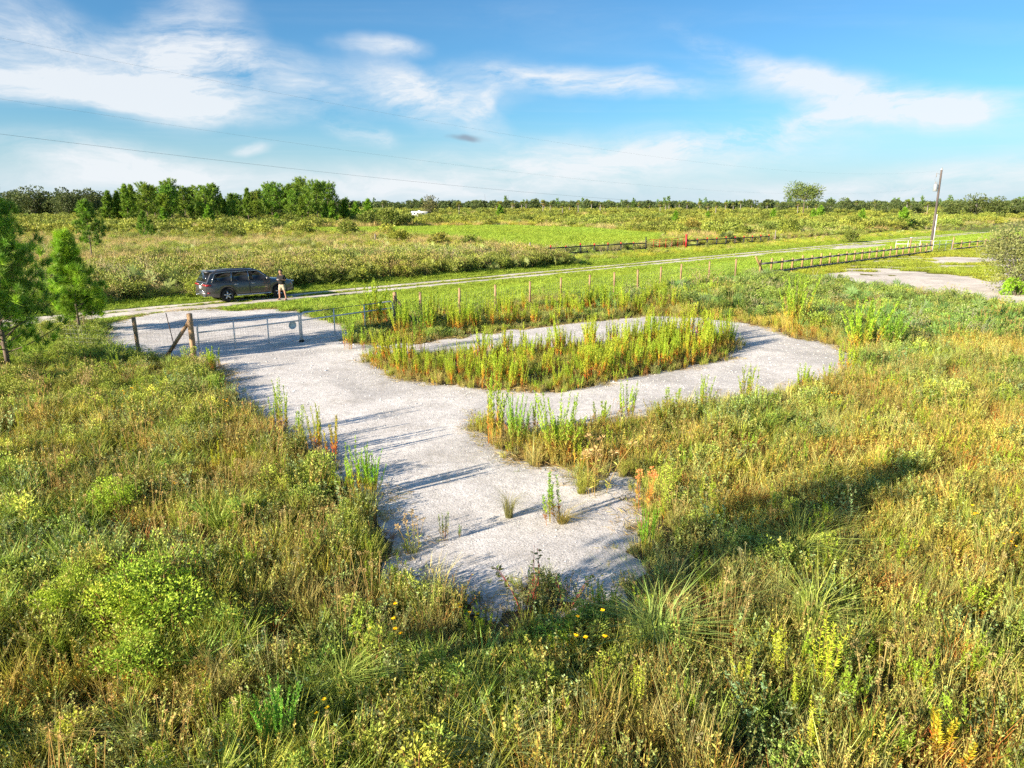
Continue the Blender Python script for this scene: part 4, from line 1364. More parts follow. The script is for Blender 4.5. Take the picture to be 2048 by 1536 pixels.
def wiremesh(m, a, b, z0, z1, dx, dz, rad, r, sag=0.0):
    a = np.asarray(a, float); b = np.asarray(b, float)
    L = np.linalg.norm(b - a); d = (b - a) / L
    for k in range(int(L / dx) + 1):
        p = a + d * min(k * dx, L)
        m.tube([(p[0], p[1], z0), (p[0], p[1], z1)], rad, 3, cap=False)
    for z in np.arange(z0, z1 + 1e-6, dz):
        mid = (a + b) / 2
        m.tube([(a[0], a[1], z), (mid[0], mid[1], z - sag), (b[0], b[1], z)], rad, 3, cap=False)


def fences():
    r = np.random.default_rng(9)
    ang = math.atan2(RD[1], RD[0])
    # --- wire fence right of the gate
    tops = [(790, 590), (841, 585), (918.6, 576.5), (990.7, 570), (1060, 563), (1122, 556), (1180, 550), (1230, 545), (1277, 539.6), (1322.6, 533.7), (1362.8, 528), (1420, 523), (1473, 518)]
    pts = [P(u, v, 1.5) for u, v in tops]
    f = thing('wire_fence', 'wire mesh fence on brown timber posts running right from the driveway gate', 'fence')
    for i, p in enumerate(pts):
        m = wood_post(1.5 if i else 1.62, .12 if i else .17, r, r.normal(0, .012, 2))
        o = obj('post', m.mesh('post', WOOD), f, (p[0], p[1], 0), ang)
        if i == 0: o['label'] = 'stout gate post with a diagonal brace'
    m = MB(); q = pts[0] + (pts[1] - pts[0]) * .75
    m.beam((pts[0][0], pts[0][1], 1.35), (q[0], q[1], .05), .09, .09)
    obj('brace', m.mesh('brace', WOOD), f)
    m = MB()
    for a, b in zip(pts[:-1], pts[1:]):
        off = RN * .09
        wiremesh(m, a + off, b + off, .05, 1.25, .17, .15, .0022, r, .01)
    obj('wire_mesh', m.mesh('wire_mesh', WIRE), f)
    # --- left corner of the fence
    pa, pb = P(389, 722), P(279, 716)
    f = thing('corner_fence', 'two leaning brown posts with a diagonal brace left of the driveway gate', 'fence')
    m = wood_post(1.72, .165, r); obj('gate_post', m.mesh('post', WOOD), f, (pa[0], pa[1], 0), ang)
    m = wood_post(1.5, .115, r, (-.02, .01)); obj('post', m.mesh('post', WOOD), f, (pb[0], pb[1], 0), .3)
    m = MB(); d = (pb - pa) / np.linalg.norm(pb - pa); q = pa + d * 1.15
    m.beam((pa[0], pa[1], 1.5), (q[0], q[1], .1), .1, .1); obj('brace', m.mesh('brace', WOOD), f)
    pc = pb + d * 3.2
    m = MB()
    wiremesh(m, pa, pb, .05, 1.2, .17, .15, .0022, r); wiremesh(m, pb, pc, .05, 1.2, .17, .15, .0022, r)
    obj('wire_mesh', m.mesh('wire_mesh', WIRE), f)
    t = MB().tube([(0, 0, -.2), (-.25, .05, 1.45)], .018, 4)
    p = P(352, 700)
    tag(obj('steel_stake', t.mesh('steel_stake', simple('rusty_steel', (.16, .10, .07), .7, .5)), None, (p[0], p[1], 0)), 'thin rusty stake leaning left of the braced gate post', 'stake')

    # --- driveway gate: two leaves
    def leaf(name, a, b, label, disc=False, flip=False):
        L = np.linalg.norm(b - a); a3 = (a[0], a[1], 0)
        g = thing(name, label, 'gate', a3, math.atan2(b[1] - a[1], b[0] - a[0]))
        h, zb, rr = 1.24, .14, .18
        path = [(0, zb)]
        path += [(rr - rr * cos(t), h - rr + rr * sin(t)) for t in np.linspace(0, pi / 2, 6)]
        path += [(L - rr + rr * sin(t), h - rr + rr * cos(t)) for t in np.linspace(0, pi / 2, 6)]
        path += [(L, zb)]
        m = MB().tube([(x, 0, z) for x, z in path], .034, 8)
        obj('frame', m.mesh('frame', GALV, True), g)
        obj('rail', MB().tube([(.0, 0, .93), (L, 0, .93)], .03, 8).mesh('rail', GALV, True), g)
        obj('bottom_rail', MB().tube([(0, 0, zb), (L, 0, zb)], .018, 8).mesh('rail', GALV, True), g)
        for k in (1, 2):
            obj('upright', MB().tube([(L * k / 3, 0, zb), (L * k / 3, 0, h)], .028, 8).mesh('upright', GALV, True), g)
        m = MB(); wiremesh(m, (0, .0), (L, .0), zb, .93, .1, .1, .0022, r); obj('wire_mesh', m.mesh('wire_mesh', WIRE), g)
        x = L if not flip else 0
        m = MB().tube([(x, -.03, .07), (x, .03, .07)], .07, 12)
        w = obj('wheel', m.mesh('wheel', BLACKWOOD), g)
        obj('wheel_bracket', MB().beam((x, 0, .07), (x, 0, .2), .05, .02, up=(0, 1, 0)).mesh('bracket', GALV), g)
        if disc:
            k = 24; tt = np.arange(k) * 2 * pi / k
            v = np.concatenate([np.stack([np.cos(tt) * .165, np.full(k, -.035), np.sin(tt) * .165], 1), np.stack([np.cos(tt) * .165, np.full(k, -.028), np.sin(tt) * .165], 1)]) + np.array([L - .32, 0, .78])
            fs = [tuple(range(k)), tuple(range(2 * k - 1, k - 1, -1))] + [(i, (i + 1) % k, k + (i + 1) % k, k + i) for i in range(k)]
            obj('round_plate', MB().add(v, fs).mesh('round_plate', simple('pale_plate', (.42, .50, .50), .5)), g)
        return g
    gl, gm, gr = P(393, 716), P(603.5, 686), pts[0]
    mid1 = gm - (gm - gl) / np.linalg.norm(gm - gl) * .04
    mid2 = gm + (gr - gm) / np.linalg.norm(gr - gm) * .04
    e = gr - (gr - gm) / np.linalg.norm(gr - gm) * .16
    leaf('driveway_gate', gl + (gm - gl) / np.linalg.norm(gm - gl) * .14, mid1, 'left leaf of the tubular steel driveway gate, with a round plate', True)
    leaf('driveway_gate', mid2, e, 'right leaf of the tubular steel driveway gate, weeds behind it', False, True)

    # --- black rail fence with red tipped posts, beyond the road
    def rail_fence(name, label, p0, p1, n, h, rails, m1, m2, w=.11, cap=None, tall_ends=(0, 0), rh=.13, skip=()):
        f = thing(name, label, 'fence')
        L = np.linalg.norm(p1 - p0); d = (p1 - p0) / L
        for i in range(n):
            p = p0 + (p1 - p0) * i / (n - 1)
            hh = h * (1 + .04 * r.normal())
            if i == 0 and tall_ends[0]: hh = tall_ends[0]
            if i == n - 1 and tall_ends[1]: hh = tall_ends[1]
            m = MB().box((0, 0, hh / 2 - .1), (w, w, hh + .2))
            o = obj('post', m.mesh('post', m1), f, (p[0], p[1], 0), math.atan2(d[1], d[0]) + r.normal(0, .03))
            if cap is not None and hh < h * 1.25:
                obj('painted_tip', MB().box((0, 0, hh + .005), (w + .012, w + .012, .2)).mesh('tip', cap), o)
        off = -RN * (w / 2 + .025)
        for z in rails:
            for i in range(n - 1):
                a = p0 + (p1 - p0) * i / (n - 1) + off; b = p0 + (p1 - p0) * (i + 1) / (n - 1) + off
                obj('rail', MB().beam((a[0], a[1], z + r.normal(0, .012)), (b[0], b[1], z + r.normal(0, .012)), .04, rh).mesh('rail', m2), f)
        return f
    a, b = P(1070, 516), P(1291, 501.5)
    rail_fence('black_rail_fence', 'black two rail fence with red tipped posts left of the red gate', a, b, 9, 1.12, (.32, .95), BLACKWOOD, BLACKWOOD, .11, REDPAINT, (0, 1.65))
    c, d = P(1371.5, 496), P(1537, 485.5)
    m = MB().box((0, 0, .75), (.2, .2, 1.9)).box((0, 0, 1.74), (.24, .24, .06))
    tag(obj('red_gate_post', m.mesh('red_gate_post', REDPAINT), None, (c[0], c[1], 0), ang), 'thick red painted post at the right side of the red gate', 'post')
    c2 = c + RD * 1.2
    rail_fence('black_rail_fence', 'black rail fence passing the fan palm right of the red gate', c + RD * .25, d, 10, 1.1, (.32, .93), BLACKWOOD, BLACKWOOD, .11, REDPAINT)
    # red farm gate
    g0, g1 = b + RD * .25, c - RD * .2
    L = np.linalg.norm(g1 - g0)
    g = thing('red_farm_gate', 'thin red tubular farm gate between the two black fences', 'gate', (g0[0], g0[1], 0), ang)
    obj('frame', MB().tube([(0, 0, .2), (0, 0, 1.3), (L, 0, 1.3), (L, 0, .2), (0, 0, .2)], .024, 6).mesh('frame', REDPAINT), g)
    for z in (.48, .78, 1.04):
        obj('rail', MB().tube([(0, 0, z), (L, 0, z)], .018, 6).mesh('rail', REDPAINT), g)
    for k in range(1, 6):
        obj('upright', MB().tube([(L * k / 6, 0, .2), (L * k / 6, 0, 1.3)], .03 if k in (2, 3) else .02, 6).mesh('upright', REDPAINT), g)
    # lone grey posts
    for (u, v, h, lab) in [(1060, 516, 1.6, 'lone weathered grey post at the left end of the black fence'), (1550, 480, 1.5, 'lone grey post past the right end of the black fence'), (751, 486, 1.3, 'lone thin post in the scrub at the pasture corner'), (612, 470, 1.3, 'lone post at the left corner of the pasture')]:
        p = P(u, v)
        tag(obj('old_post', wood_post(h, .14, r).mesh('old_post', GREYBARK), None, (p[0], p[1], 0)), lab, 'post')

    # --- yard fence on the right
    a, b = P(1519, 551), P(1862, 506)
    f = rail_fence('yard_fence', 'long post and board fence with pale posts along the sand yard', a, b, 23, 1.2, (.2, .92), OLDWOOD, GREYBOARD, .13, None, (0, 1.5), .16)
    m = MB().beam((a[0] - .9 * RD[0], a[1] - .9 * RD[1], 1.55), (a[0] + .5 * RD[0], a[1] + .5 * RD[1], .25), .11, .11)
    obj('brace', m.mesh('brace', OLDWOOD), f)
    c, d = P(1904, 502), P(2075, 485)
    rail_fence('yard_fence', 'short post and board fence right of the white yard gate', c, d, 13, 1.15, (.25, .9), OLDWOOD, GREYBOARD, .13, None, (1.7, 0), .15)

    # --- pale yard gates
    def pale(a, b, label):
        L = np.linalg.norm(b - a); g = thing('yard_gate', label, 'gate', (a[0], a[1], 0), math.atan2(b[1] - a[1], b[0] - a[0]))
        obj('frame', MB().tube([(0, 0, .15), (0, 0, 1.3), (L, 0, 1.3), (L, 0, .15), (0, 0, .15)], .042, 8).mesh('frame', WHITETUBE), g)
        obj('rail', MB().tube([(0, 0, .9), (L, 0, .9)], .03, 8).mesh('rail', WHITETUBE), g)
        for k in (1, 2):
            obj('upright', MB().tube([(L * k / 3, 0, .15), (L * k / 3, 0, 1.3)], .03, 8).mesh('upright', WHITETUBE), g)
        m = MB(); wiremesh(m, (0, 0), (L, 0), .15, .9, .15, .15, .0025, r); obj('wire_mesh', m.mesh('wire_mesh', WIRE), g)
    g0 = P(1790, 500); g1 = P(1838, 506)
    pale(P(1790, 503), P(1862, 503), 'pale tubular yard gate standing open, nearer the road, left of the pole')
    pale(P(1864, 505), P(1902, 502), 'pale tubular yard gate closed between the pole and the short fence')
    p = P(1819, 504)
    t = thing('lamp_post', 'brown mailbox type post with a small white box by the pale yard gate', 'post', (p[0], p[1], 0), ang)
    obj('post', wood_post(1.6, .13, r).mesh('post', WOOD), t)
    obj('lamp_head', MB().box((.08, 0, 1.68), (.34, .2, .1)).box((.08, 0, 1.62), (.2, .14, .03)).mesh('lamp_head', WHITETUBE), t)  # plain white box on top of the mailbox type post


fences()


# ------------------------------------------------------------------ utility pole and wires
def power():
    base = P(1861, 497)
    t = thing('utility_pole', 'tall wooden utility pole with a transformer behind the yard gate', 'utility pole', (base[0], base[1], 0))
    z = np.linspace(-.5, 9.75, 9)
    obj('pole', MB().tube(np.stack([z * 0, z * 0, z], 1), np.linspace(.165, .11, 9), 12).mesh('pole', POLEWOOD, True), t)
    obj('cable_guard', MB().tube([(.17, -.12, .1), (.16, -.12, 4.3)], .055, 8).mesh('guard', WHITETUBE), t)
    obj('top_cap', MB().tube([(0, 0, 9.75), (0, 0, 9.83)], [.15, .13], 12).mesh('cap', WHITETUBE), t)
    tf = obj('transformer', MB().tube([(-.5, -.05, 7.1), (-.5, -.05, 7.16), (-.5, -.05, 7.95), (-.5, -.05, 8.05)], [.2, .25, .25, .16], 14).mesh('transformer', simple('grey_enamel', (.34, .36, .37), .45, .3), True), t)
    for dx in (-.1, .1):
        obj('bushing', MB().tube([(-.5 + dx, -.05, 8.03), (-.5 + dx, -.05, 8.15), (-.5 + dx, -.05, 8.3)], [.03, .05, .02], 8).mesh('bushing', GREYBARK), tf)
    obj('bracket', MB().beam((-.5, 0, 7.5), (0, 0, 7.5), .06, .12).beam((-.5, 0, 7.85), (0, 0, 7.85), .06, .1).mesh('bracket', GALV), t)
    obj('cutout', MB().tube([(-.12, 0, 9.2), (-.55, 0, 9.3)], .02, 6).tube([(-.55, 0, 9.35), (-.55, 0, 8.85)], .035, 8).mesh('cutout', GREYBARK), t)
    obj('insulator', MB().tube([(.02, 0, 9.83), (.02, 0, 9.9), (.02, 0, 10.0)], [.04, .06, .03], 8).mesh('insulator', GREYBARK), t)
    obj('jumper_wire', MB().tube([(-.55, 0, 8.85), (-.75, 0, 8.5), (-.6, -.05, 8.3)], .012, 5).mesh('jumper', CABLE), t)
    # far end: a pole outside the view to the left, along the road
    S = 118.0
    end = base - RD * S
    t2 = thing('utility_pole', 'wooden utility pole out of view at the near left end of the wires', 'utility pole', (end[0], end[1], 0))
    obj('pole', MB().tube([(0, 0, -.5), (0, 0, 13.5)], [.2, .14], 12).mesh('pole', POLEWOOD, True), t2)

    def wire(pix, ends, label, rad):
        pts = []
        for u, v in pix:
            d = np.array(px_dir(u, v))
            # intersection with the vertical plane through base along RD
            A = np.array([[d[0], -RD[0]], [d[1], -RD[1]]]); k, s = np.linalg.solve(A, base)
            pts.append((s, H + k * d[2]))
        s = np.array([p[0] for p in pts]); zz = np.array([p[1] for p in pts])
        s = np.r_[s, 0, 0, 0]; zz = np.r_[zz, ends, ends, ends]
        c = np.polyfit(s, zz, 2)
        q = np.linspace(-S, 0, 60)
        P3 = np.stack([base[0] + RD[0] * q, base[1] + RD[1] * q, np.polyval(c, q)], 1)
        o = obj('power_line', MB().tube(P3, rad, 5).mesh('power_line', CABLE))
        tag(o, label, 'power line')
    wire([(0, 75), (250, 127), (550, 185), (1010, 268)], 9.6, 'highest thin power line crossing the upper left sky', .0022)
    wire([(0, 195), (200, 230), (820, 320), (1240, 365)], 7.7, 'middle thin power line sloping down to the utility pole', .0022)
    wire([(0, 268), (300, 303), (600, 340), (1000, 381), (1240, 398)], 6.2, 'lowest and darkest power line sloping across the sky', .0042)
    # far radio masts
    for (u, v, lab) in [(970, 389, 'left of two thin radio masts on the horizon'), (1016.5, 390, 'right of two thin radio masts on the horizon')]:
        d = 1500; p = at_depth(u, d); h = hgt(v, d)
        m = MB()
        for k in range(3):
            a = k * 2 * pi / 3
            m.tube([(cos(a) * .35, sin(a) * .35, 0), (cos(a) * .2, sin(a) * .2, h)], .09, 4)
        for k in range(14):
            z = h * k / 14
            m.tube([(.35, 0, z), (-.18, .3, z + h / 28), (-.18, -.3, z + h / 14)], .05, 3, cap=False)
        tag(obj('radio_mast', m.mesh('radio_mast', GREYBOARD), None, (p[0], p[1], 0)), lab, 'mast')


power()


# ------------------------------------------------------------------ camper and heaps
def camper():
    p = P(841, 437.5)
    t = thing('camper_trailer', 'white camper trailer parked in the far brush', 'camper', (p[0], p[1], 0), R(-14))
    W = simple('camper_white', (.82, .82, .80), .4, noise=.06, scale=1.5)
    GL = simple('camper_glass', (.05, .06, .07), .15)
    prof = [(-3.4, 1.75), (-2.7, .62), (3.35, .62), (3.4, 2.6), (3.3, 2.9), (-3.25, 2.9), (-3.5, 2.6)]
    n = len(prof)
    v = [(x, -1.2, z) for x, z in prof] + [(x, 1.2, z) for x, z in prof]
    f = [tuple(range(n)), tuple(range(2 * n - 1, n - 1, -1))] + [(i, i + n, (i + 1) % n + n, (i + 1) % n) for i in range(n)]
    obj('shell', MB().add(v, f).mesh('shell', W), t)
    for x, w in ((-2.0, .8), (-.8, .7), (1.6, .9)):
        o = obj('window', MB().box((x, -1.205, 2.05), (w, .03, .6)).mesh('window', GL), t)
        obj('frame', MB().box((x, -1.203, 2.38), (w + .1, .04, .05)).box((x, -1.203, 1.72), (w + .1, .04, .05)).mesh('frame', W), o)
    obj('door', MB().box((.55, -1.206, 1.6), (.7, .03, 1.8)).mesh('door', simple('camper_door', (.7, .7, .68), .4)), t)
    obj('rear_window', MB().box((3.4, 0, 2.1), (.06, 1.5, .7)).mesh('rear_window', GL), t)
    obj('roof_unit', MB().box((-.4, 0, 3.05), (.9, .7, .3)).mesh('roof_unit', W), t)
    obj('stripe', MB().box((.2, -1.203, 1.25), (6.0, .015, .12)).mesh('stripe', simple('stripe', (.45, .47, .5), .5)), t)
    for x in (.4, 1.25):
        for y in (-1.05, 1.05):
            obj('wheel', MB().tube([(x, y - .1, .34), (x, y + .1, .34)], .34, 16).mesh('wheel', BLACKWOOD), t)
    obj('hitch', MB().beam((-2.6, 0, .6), (-4.2, 0, .5), .12, .12).tube([(-4.0, 0, 0), (-4.0, 0, .6)], .05, 6).mesh('hitch', BLACKWOOD), t)
    r = np.random.default_rng(4)
    for (u, v, w, h, col, lab) in [(947, 437, 2.6, 2.0, (.16, .07, .045), 'brown heap of brush and debris right of the camper'), (1228, 441, 2.6, 1.0, (.20, .07, .06), 'small reddish heap in the far field right of centre')]:
        p = P(u, v); m = MB()
        gx = np.linspace(-1, 1, 14); X, Y = np.meshgrid(gx, gx)
        Z = h * np.clip(1 - X ** 2 - Y ** 2, -.2, 1) ** 1.0 * (.7 + .5 * fbm(X * 3 + 5, Y * 3, 8)) if False else h * np.maximum(1 - np.hypot(X, Y), -.05) * (.6 + .8 * fbm(X * 3 + 5, Y * 3, 8))
        i, j = np.meshgrid(np.arange(13), np.arange(13), indexing='ij')
        q = np.stack([i * 14 + j, i * 14 + j + 1, (i + 1) * 14 + j + 1, (i + 1) * 14 + j], -1).reshape(-1, 4)
        m.add(np.stack([X * w, Y * w, Z], -1).reshape(-1, 3), q, vary(col, 196, .4, r))
        for k in range(70):
            a = r.random() * 2 * pi; q_ = r.random(); c = np.array([cos(a) * q_ * w * .8, sin(a) * q_ * w * .8, h * (1 - q_) * .8 + .1])
            d = nrm(r.normal(size=3) * np.array([1, 1, .5])) * (.3 + .5 * r.random())
            m.tube([c - d, c + d], .05, 4, vary(col, 1, .5, r)[0] * 1.3)
        tag(obj('debris_heap', m.mesh('debris_heap', simple('debris', (1, 1, 1), .9, vcol=True)), None, (p[0], p[1], 0)), lab, 'heap')


camper()


# ------------------------------------------------------------------ parked vehicle
def suv():
    paint = simple('grey_metallic_paint', (.085, .082, .08), .36, .35, coat=.8, noise=.04, scale=2)
    glass = simple('tinted_glass', (.012, .013, .015), .06, spec=.6)
    trim = simple('black_trim', (.015, .015, .016), .55)
    chrome = simple('chrome', (.7, .7, .72), .15, 1.0)
    tyre_m = simple('tyre', (.018, .018, .018), .85)
    rim_m = simple('alloy', (.55, .56, .58), .3, .9)
    red = simple('tail_lamp', (.35, .01, .015), .2)
    white = simple('plate_white', (.75, .76, .74), .5)
    lamp = simple('head_lamp', (.6, .62, .65), .1)
    amber = simple('marker_lamp', (.6, .12, .02), .3)
    front = np.array((-14.15, 43.05)); rear = np.array((-16.36, 41.10))
    c = (front + rear) / 2; ang = math.atan2(*(front - rear)[::-1])
    # origin halfway between the axles, x forward; near side is y < 0
    t = thing('parked_suv', 'dark grey parked SUV with chrome window trim beside the road', 'car', (0, 0, 0), ang)
    side = np.array((-sin(ang), cos(ang)))
    cc = c + side * .95
    t.location = (cc[0], cc[1], .02)
    fx, rx, Rw = 1.54, -1.54, .39
    xs = np.unique(np.r_[np.linspace(-2.72, 2.48, 66), np.linspace(fx - .47, fx + .47, 25), np.linspace(rx - .47, rx + .47, 25)])

    def halfw(x):
        e = np.clip((abs(x + .12) - 1.9) / .72, 0, 1)
        return .985 - .16 * e ** 2.2 - .02 * (abs(x) < .9)
    rings = []
    for x in xs:
        w = halfw(x)
        zb = .30 + .10 * sstep(2.0, 2.5, abs(x + .1))
        for xc in (fx, rx):
            if abs(x - xc) < .455: zb = max(zb, Rw + math.sqrt(.455 ** 2 - (x - xc) ** 2))
        zs = 1.13 if x < .95 else 1.13 - .17 * ((x - .95) / 1.53) ** 2.0
        if x > 2.38: zs -= .12 * (x - 2.38) / .1
        zt = zs + (.06 if x > .95 else .0)
        if x < -2.62: zs -= .05; zt = zs
        k = min(.1, (zs - zb) * .3)
        pts = [(w * .95, zb), (w * .99, zb + k), (w, (zb + zs) / 2), (w * .985, zs - .10), (w * .955, zs - .02), (w * .90, zs + .005), (w * .5, zt)]
        ring = [(x, -a, b) for a, b in pts] + [(x, 0, zt + .01)] + [(x, a, b) for a, b in pts[::-1]]
        rings.append(ring)
    n = len(rings[0]); V = np.array(rings); m = MB()
    i, j = np.meshgrid(np.arange(len(xs) - 1), np.arange(n), indexing='ij'); k = (j + 1) % n
    m.add(V.reshape(-1, 3), np.stack([i * n + j, (i + 1) * n + j, (i + 1) * n + k, i * n + k], -1).reshape(-1, 4))
    m.f.append(np.array([np.arange(n)])); m.m.append(np.array([0])); m.f.append(np.array([np.arange(n)[::-1] + (len(xs) - 1) * n])); m.m.append(np.array([0]))
    obj('body', m.mesh('body', paint, True), t)
    bo = t.children[0]
    md = bo.modifiers.new('edges', 'EDGE_SPLIT'); md.split_angle = R(38)

    # greenhouse
    def ztop(x):
        return float(np.interp(x, [-2.66, -2.36, -2.2, -1.2, -.2, .35, .55, 1.18], [1.13, 1.70, 1.76, 1.82, 1.81, 1.755, 1.65, 1.14]))

    def ysid(z):
        return .90 - (z - 1.12) * .25
    xs2 = np.unique(np.r_[np.linspace(-2.66, 1.18, 60), -2.36, -2.2, .35, .55]); rings = []
    for x in xs2:
        zt = ztop(x); hgt_ = zt - 1.10
        a = [(ysid(1.10), 1.10), (ysid(1.10 + hgt_ * .5), 1.10 + hgt_ * .5), (ysid(zt - hgt_ * .12), zt - hgt_ * .12), (ysid(zt) - .05 - .02, zt - hgt_ * .02), (ysid(zt) * .5, zt + .015)]
        rings.append([(x, -p, q) for p, q in a] + [(x, 0, zt + .02)] + [(x, p, q) for p, q in a[::-1]])
    n = len(rings[0]); V = np.array(rings); m = MB()
    i, j = np.meshgrid(np.arange(len(xs2) - 1), np.arange(n - 1), indexing='ij')
    m.add(V.reshape(-1, 3), np.stack([i * n + j, (i + 1) * n + j, (i + 1) * n + j + 1, i * n + j + 1], -1).reshape(-1, 4))
    obj('roof', m.mesh('roof', paint, True), t).modifiers.new('edges', 'EDGE_SPLIT').split_angle = R(40)

    wins = [('rear_quarter_window', [(-2.28, 1.20), (-1.30, 1.19), (-1.22, 1.66), (-1.75, 1.645), (-2.12, 1.60)]),
            ('rear_door_window', [(-1.24, 1.19), (-.27, 1.185), (-.27, 1.675), (-1.16, 1.665)]),
            ('front_door_window', [(-.19, 1.185), (.86, 1.18), (.80, 1.28), (.38, 1.62), (.22, 1.665), (-.19, 1.675)])]
    for s in (-1, 1):
        for nm, poly in wins:
            v = [(x, s * (ysid(z) + .008), z) for x, z in poly]
            v2 = [(x, s * (ysid(z) - .01), z) for x, z in poly]
            k = len(poly)
            fs = [tuple(range(k)), tuple(range(2 * k - 1, k - 1, -1))] + [(a, (a + 1) % k, k + (a + 1) % k, k + a) for a in range(k)]
            obj(nm, MB().add(v + v2, fs).mesh(nm, glass), t)
        top = [(-2.40, 1.16), (-2.14, 1.64), (-1.75, 1.69), (-.2, 1.71), (.26, 1.70), (.44, 1.62), (.98, 1.19)]
        obj('window_trim', MB().tube([(x, s * (ysid(z) + .012), z) for x, z in top], .014, 5, cap=True).mesh('trim', chrome), t)
        obj('belt_trim', MB().tube([(x, s * (ysid(1.165) + .015), 1.165) for x in (-2.36, 0, .98)], .009, 5).mesh('trim', trim), t)
        for x, x2 in ((-1.27, -1.19), (-.23, -.23)):
            obj('pillar_trim', MB().tube([(x, s * (ysid(1.18) + .014), 1.18), (x2, s * (ysid(1.68) + .014), 1.68)], .018, 5).mesh('trim', chrome), t)
        obj('roof_rail', MB().tube([(-2.1, s * .66, 1.79), (-1.9, s * .66, 1.85), (-.9, s * .67, 1.875), (.0, s * .66, 1.85), (.2, s * .65, 1.79)], .022, 6).mesh('rail', trim), t)
        # doors: shut lines and handles
        for k, (x0, x1, nm) in enumerate(((-1.22, -.24, 'rear_door'), (-.22, .92, 'front_door'))):
            z0 = .42
            pl = [(x0 + (.28 if nm == 'rear_door' else 0), z0), (x1, z0), (x1, 1.12), (x0, 1.12), (x0, .92)]
            yy = .988
            v = [(x, s * (yy + .004 - .04 * max(0, z - 1.0)), z) for x, z in pl]
            m = MB()
            for a, b in zip(v, v[1:] + v[:1]): m.tube([a, b], .006, 4)
            d = obj(nm, m.mesh('door_seam', trim), t)
            obj('handle', MB().box((x0 + .20, s * 1.0, 1.0), (.2, .035, .035)).mesh('handle', chrome), d)
        if s < 0:
            cu = bpy.data.curves.new('lettering', 'FONT'); cu.body = 'GRAND CHEROKEE'; cu.size = .075; cu.extrude = .002
            cu.space_character = 1.25
            me = None
            tmp = bpy.data.objects.new('tmp_text', cu); COL.objects.link(tmp); bpy.context.view_layer.update()
            me = bpy.data.meshes.new_from_object(tmp.evaluated_get(bpy.context.evaluated_depsgraph_get())); bpy.data.objects.remove(tmp); me.materials.clear(); me.materials.append(chrome)
            o = obj('door_lettering', me, t)
            o.location = (.02, -.998, .72); o.rotation_euler = (pi / 2, 0, 0)
        obj('sill_trim', MB().beam((-1.02, s * .985, .36), (1.02, s * .985, .36), .02, .045).mesh('sill', chrome), t)
        obj('side_mirror', MB().tube([(.86, s * .9, 1.2), (.84, s * 1.08, 1.26)], [.04, .1], 6).mesh('mirror', paint), t)
        # wheel arch lips
        for xc in (fx, rx):
            a = np.linspace(-.12, pi + .12, 18)
            obj('wheel_arch', MB().tube([(xc + cos(q) * .462, s * (halfw(xc) - .012), Rw + sin(q) * .462) for q in a], .022, 5).mesh('arch', trim), t)
        # tail lamp, reflector
        obj('tail_lamp', MB().box((-2.695, s * .62, 1.02), (.06, .62, .085)).box((-2.56, s * .915, 1.02), (.30, .05, .08), rz(-s * .10)).mesh('tail_lamp', red), t)
        obj('reflector', MB().box((-2.68, s * .68, .58), (.08, .28, .06)).box((-2.58, s * .88, .58), (.14, .06, .06)).mesh('reflector', red), t)
        obj('exhaust_tip', MB().tube([(-2.80, s * .62, .40), (-2.5, s * .62, .40)], .05, 8).mesh('exhaust', chrome), t)
        obj('headlight', MB().box((2.42, s * .66, .96), (.12, .42, .09), rz(-s * .3)).mesh('headlight', lamp), t)
        obj('side_marker', MB().box((2.28, s * .90, .82), (.14, .03, .05)).mesh('marker', amber), t)
    for xc in (fx, rx):
        for s in (-1, 1):
            y = s * .84
            prof = np.array([(.24, -.115), (.34, -.12), (.375, -.10), (.39, -.05), (.39, .05), (.375, .10), (.34, .12), (.24, .115)])
            k = 28; a = np.arange(k) * 2 * pi / k
            v = np.stack([xc + np.outer(np.cos(a), prof[:, 0]), y + np.tile(prof[:, 1], (k, 1)), Rw + np.outer(np.sin(a), prof[:, 0])], -1)
            q = len(prof); i, j = np.meshgrid(np.arange(k), np.arange(q - 1), indexing='ij')
            fs = np.stack([i * q + j, i * q + j + 1, ((i + 1) % k) * q + j + 1, ((i + 1) % k) * q + j], -1).reshape(-1, 4)
            w = obj('wheel', MB().tube([(xc, y - .06, Rw), (xc, y + .06, Rw)], .24, 20).mesh('brake', trim), t)
            obj('tyre', MB().add(v.reshape(-1, 3), fs).mesh('tyre', tyre_m, True), w)
            m = MB()
            yo = y + s * .085
            a = np.linspace(0, 2 * pi, 25)
            m.tube([(xc + cos(b) * .255, yo, Rw + sin(b) * .255) for b in a], .022, 5, cap=False)
            for b in range(5):
                b = b * 2 * pi / 5 + .4
                m.beam((xc + cos(b) * .03, yo, Rw + sin(b) * .03), (xc + cos(b) * .25, yo, Rw + sin(b) * .25), .035, .085, up=(-sin(b), 0, cos(b)))
            m.tube([(xc, yo - .03, Rw), (xc, yo + .03, Rw)], .06, 10)
            obj('rim', m.mesh('rim', rim_m), w)
    obj('underbody', MB().box((0, 0, .56), (4.6, 1.36, .44)).mesh('underbody', trim), t)
    obj('windshield', MB().add([(1.13, -.80, 1.195), (1.13, .80, 1.195), (.58, .66, 1.665), (.58, -.66, 1.665), (1.12, -.80, 1.18), (1.12, .80, 1.18), (.57, .66, 1.65), (.57, -.66, 1.65)], [(0, 1, 2, 3), (7, 6, 5, 4), (0, 4, 5, 1), (1, 5, 6, 2), (2, 6, 7, 3), (3, 7, 4, 0)]).mesh('windshield', glass), t)
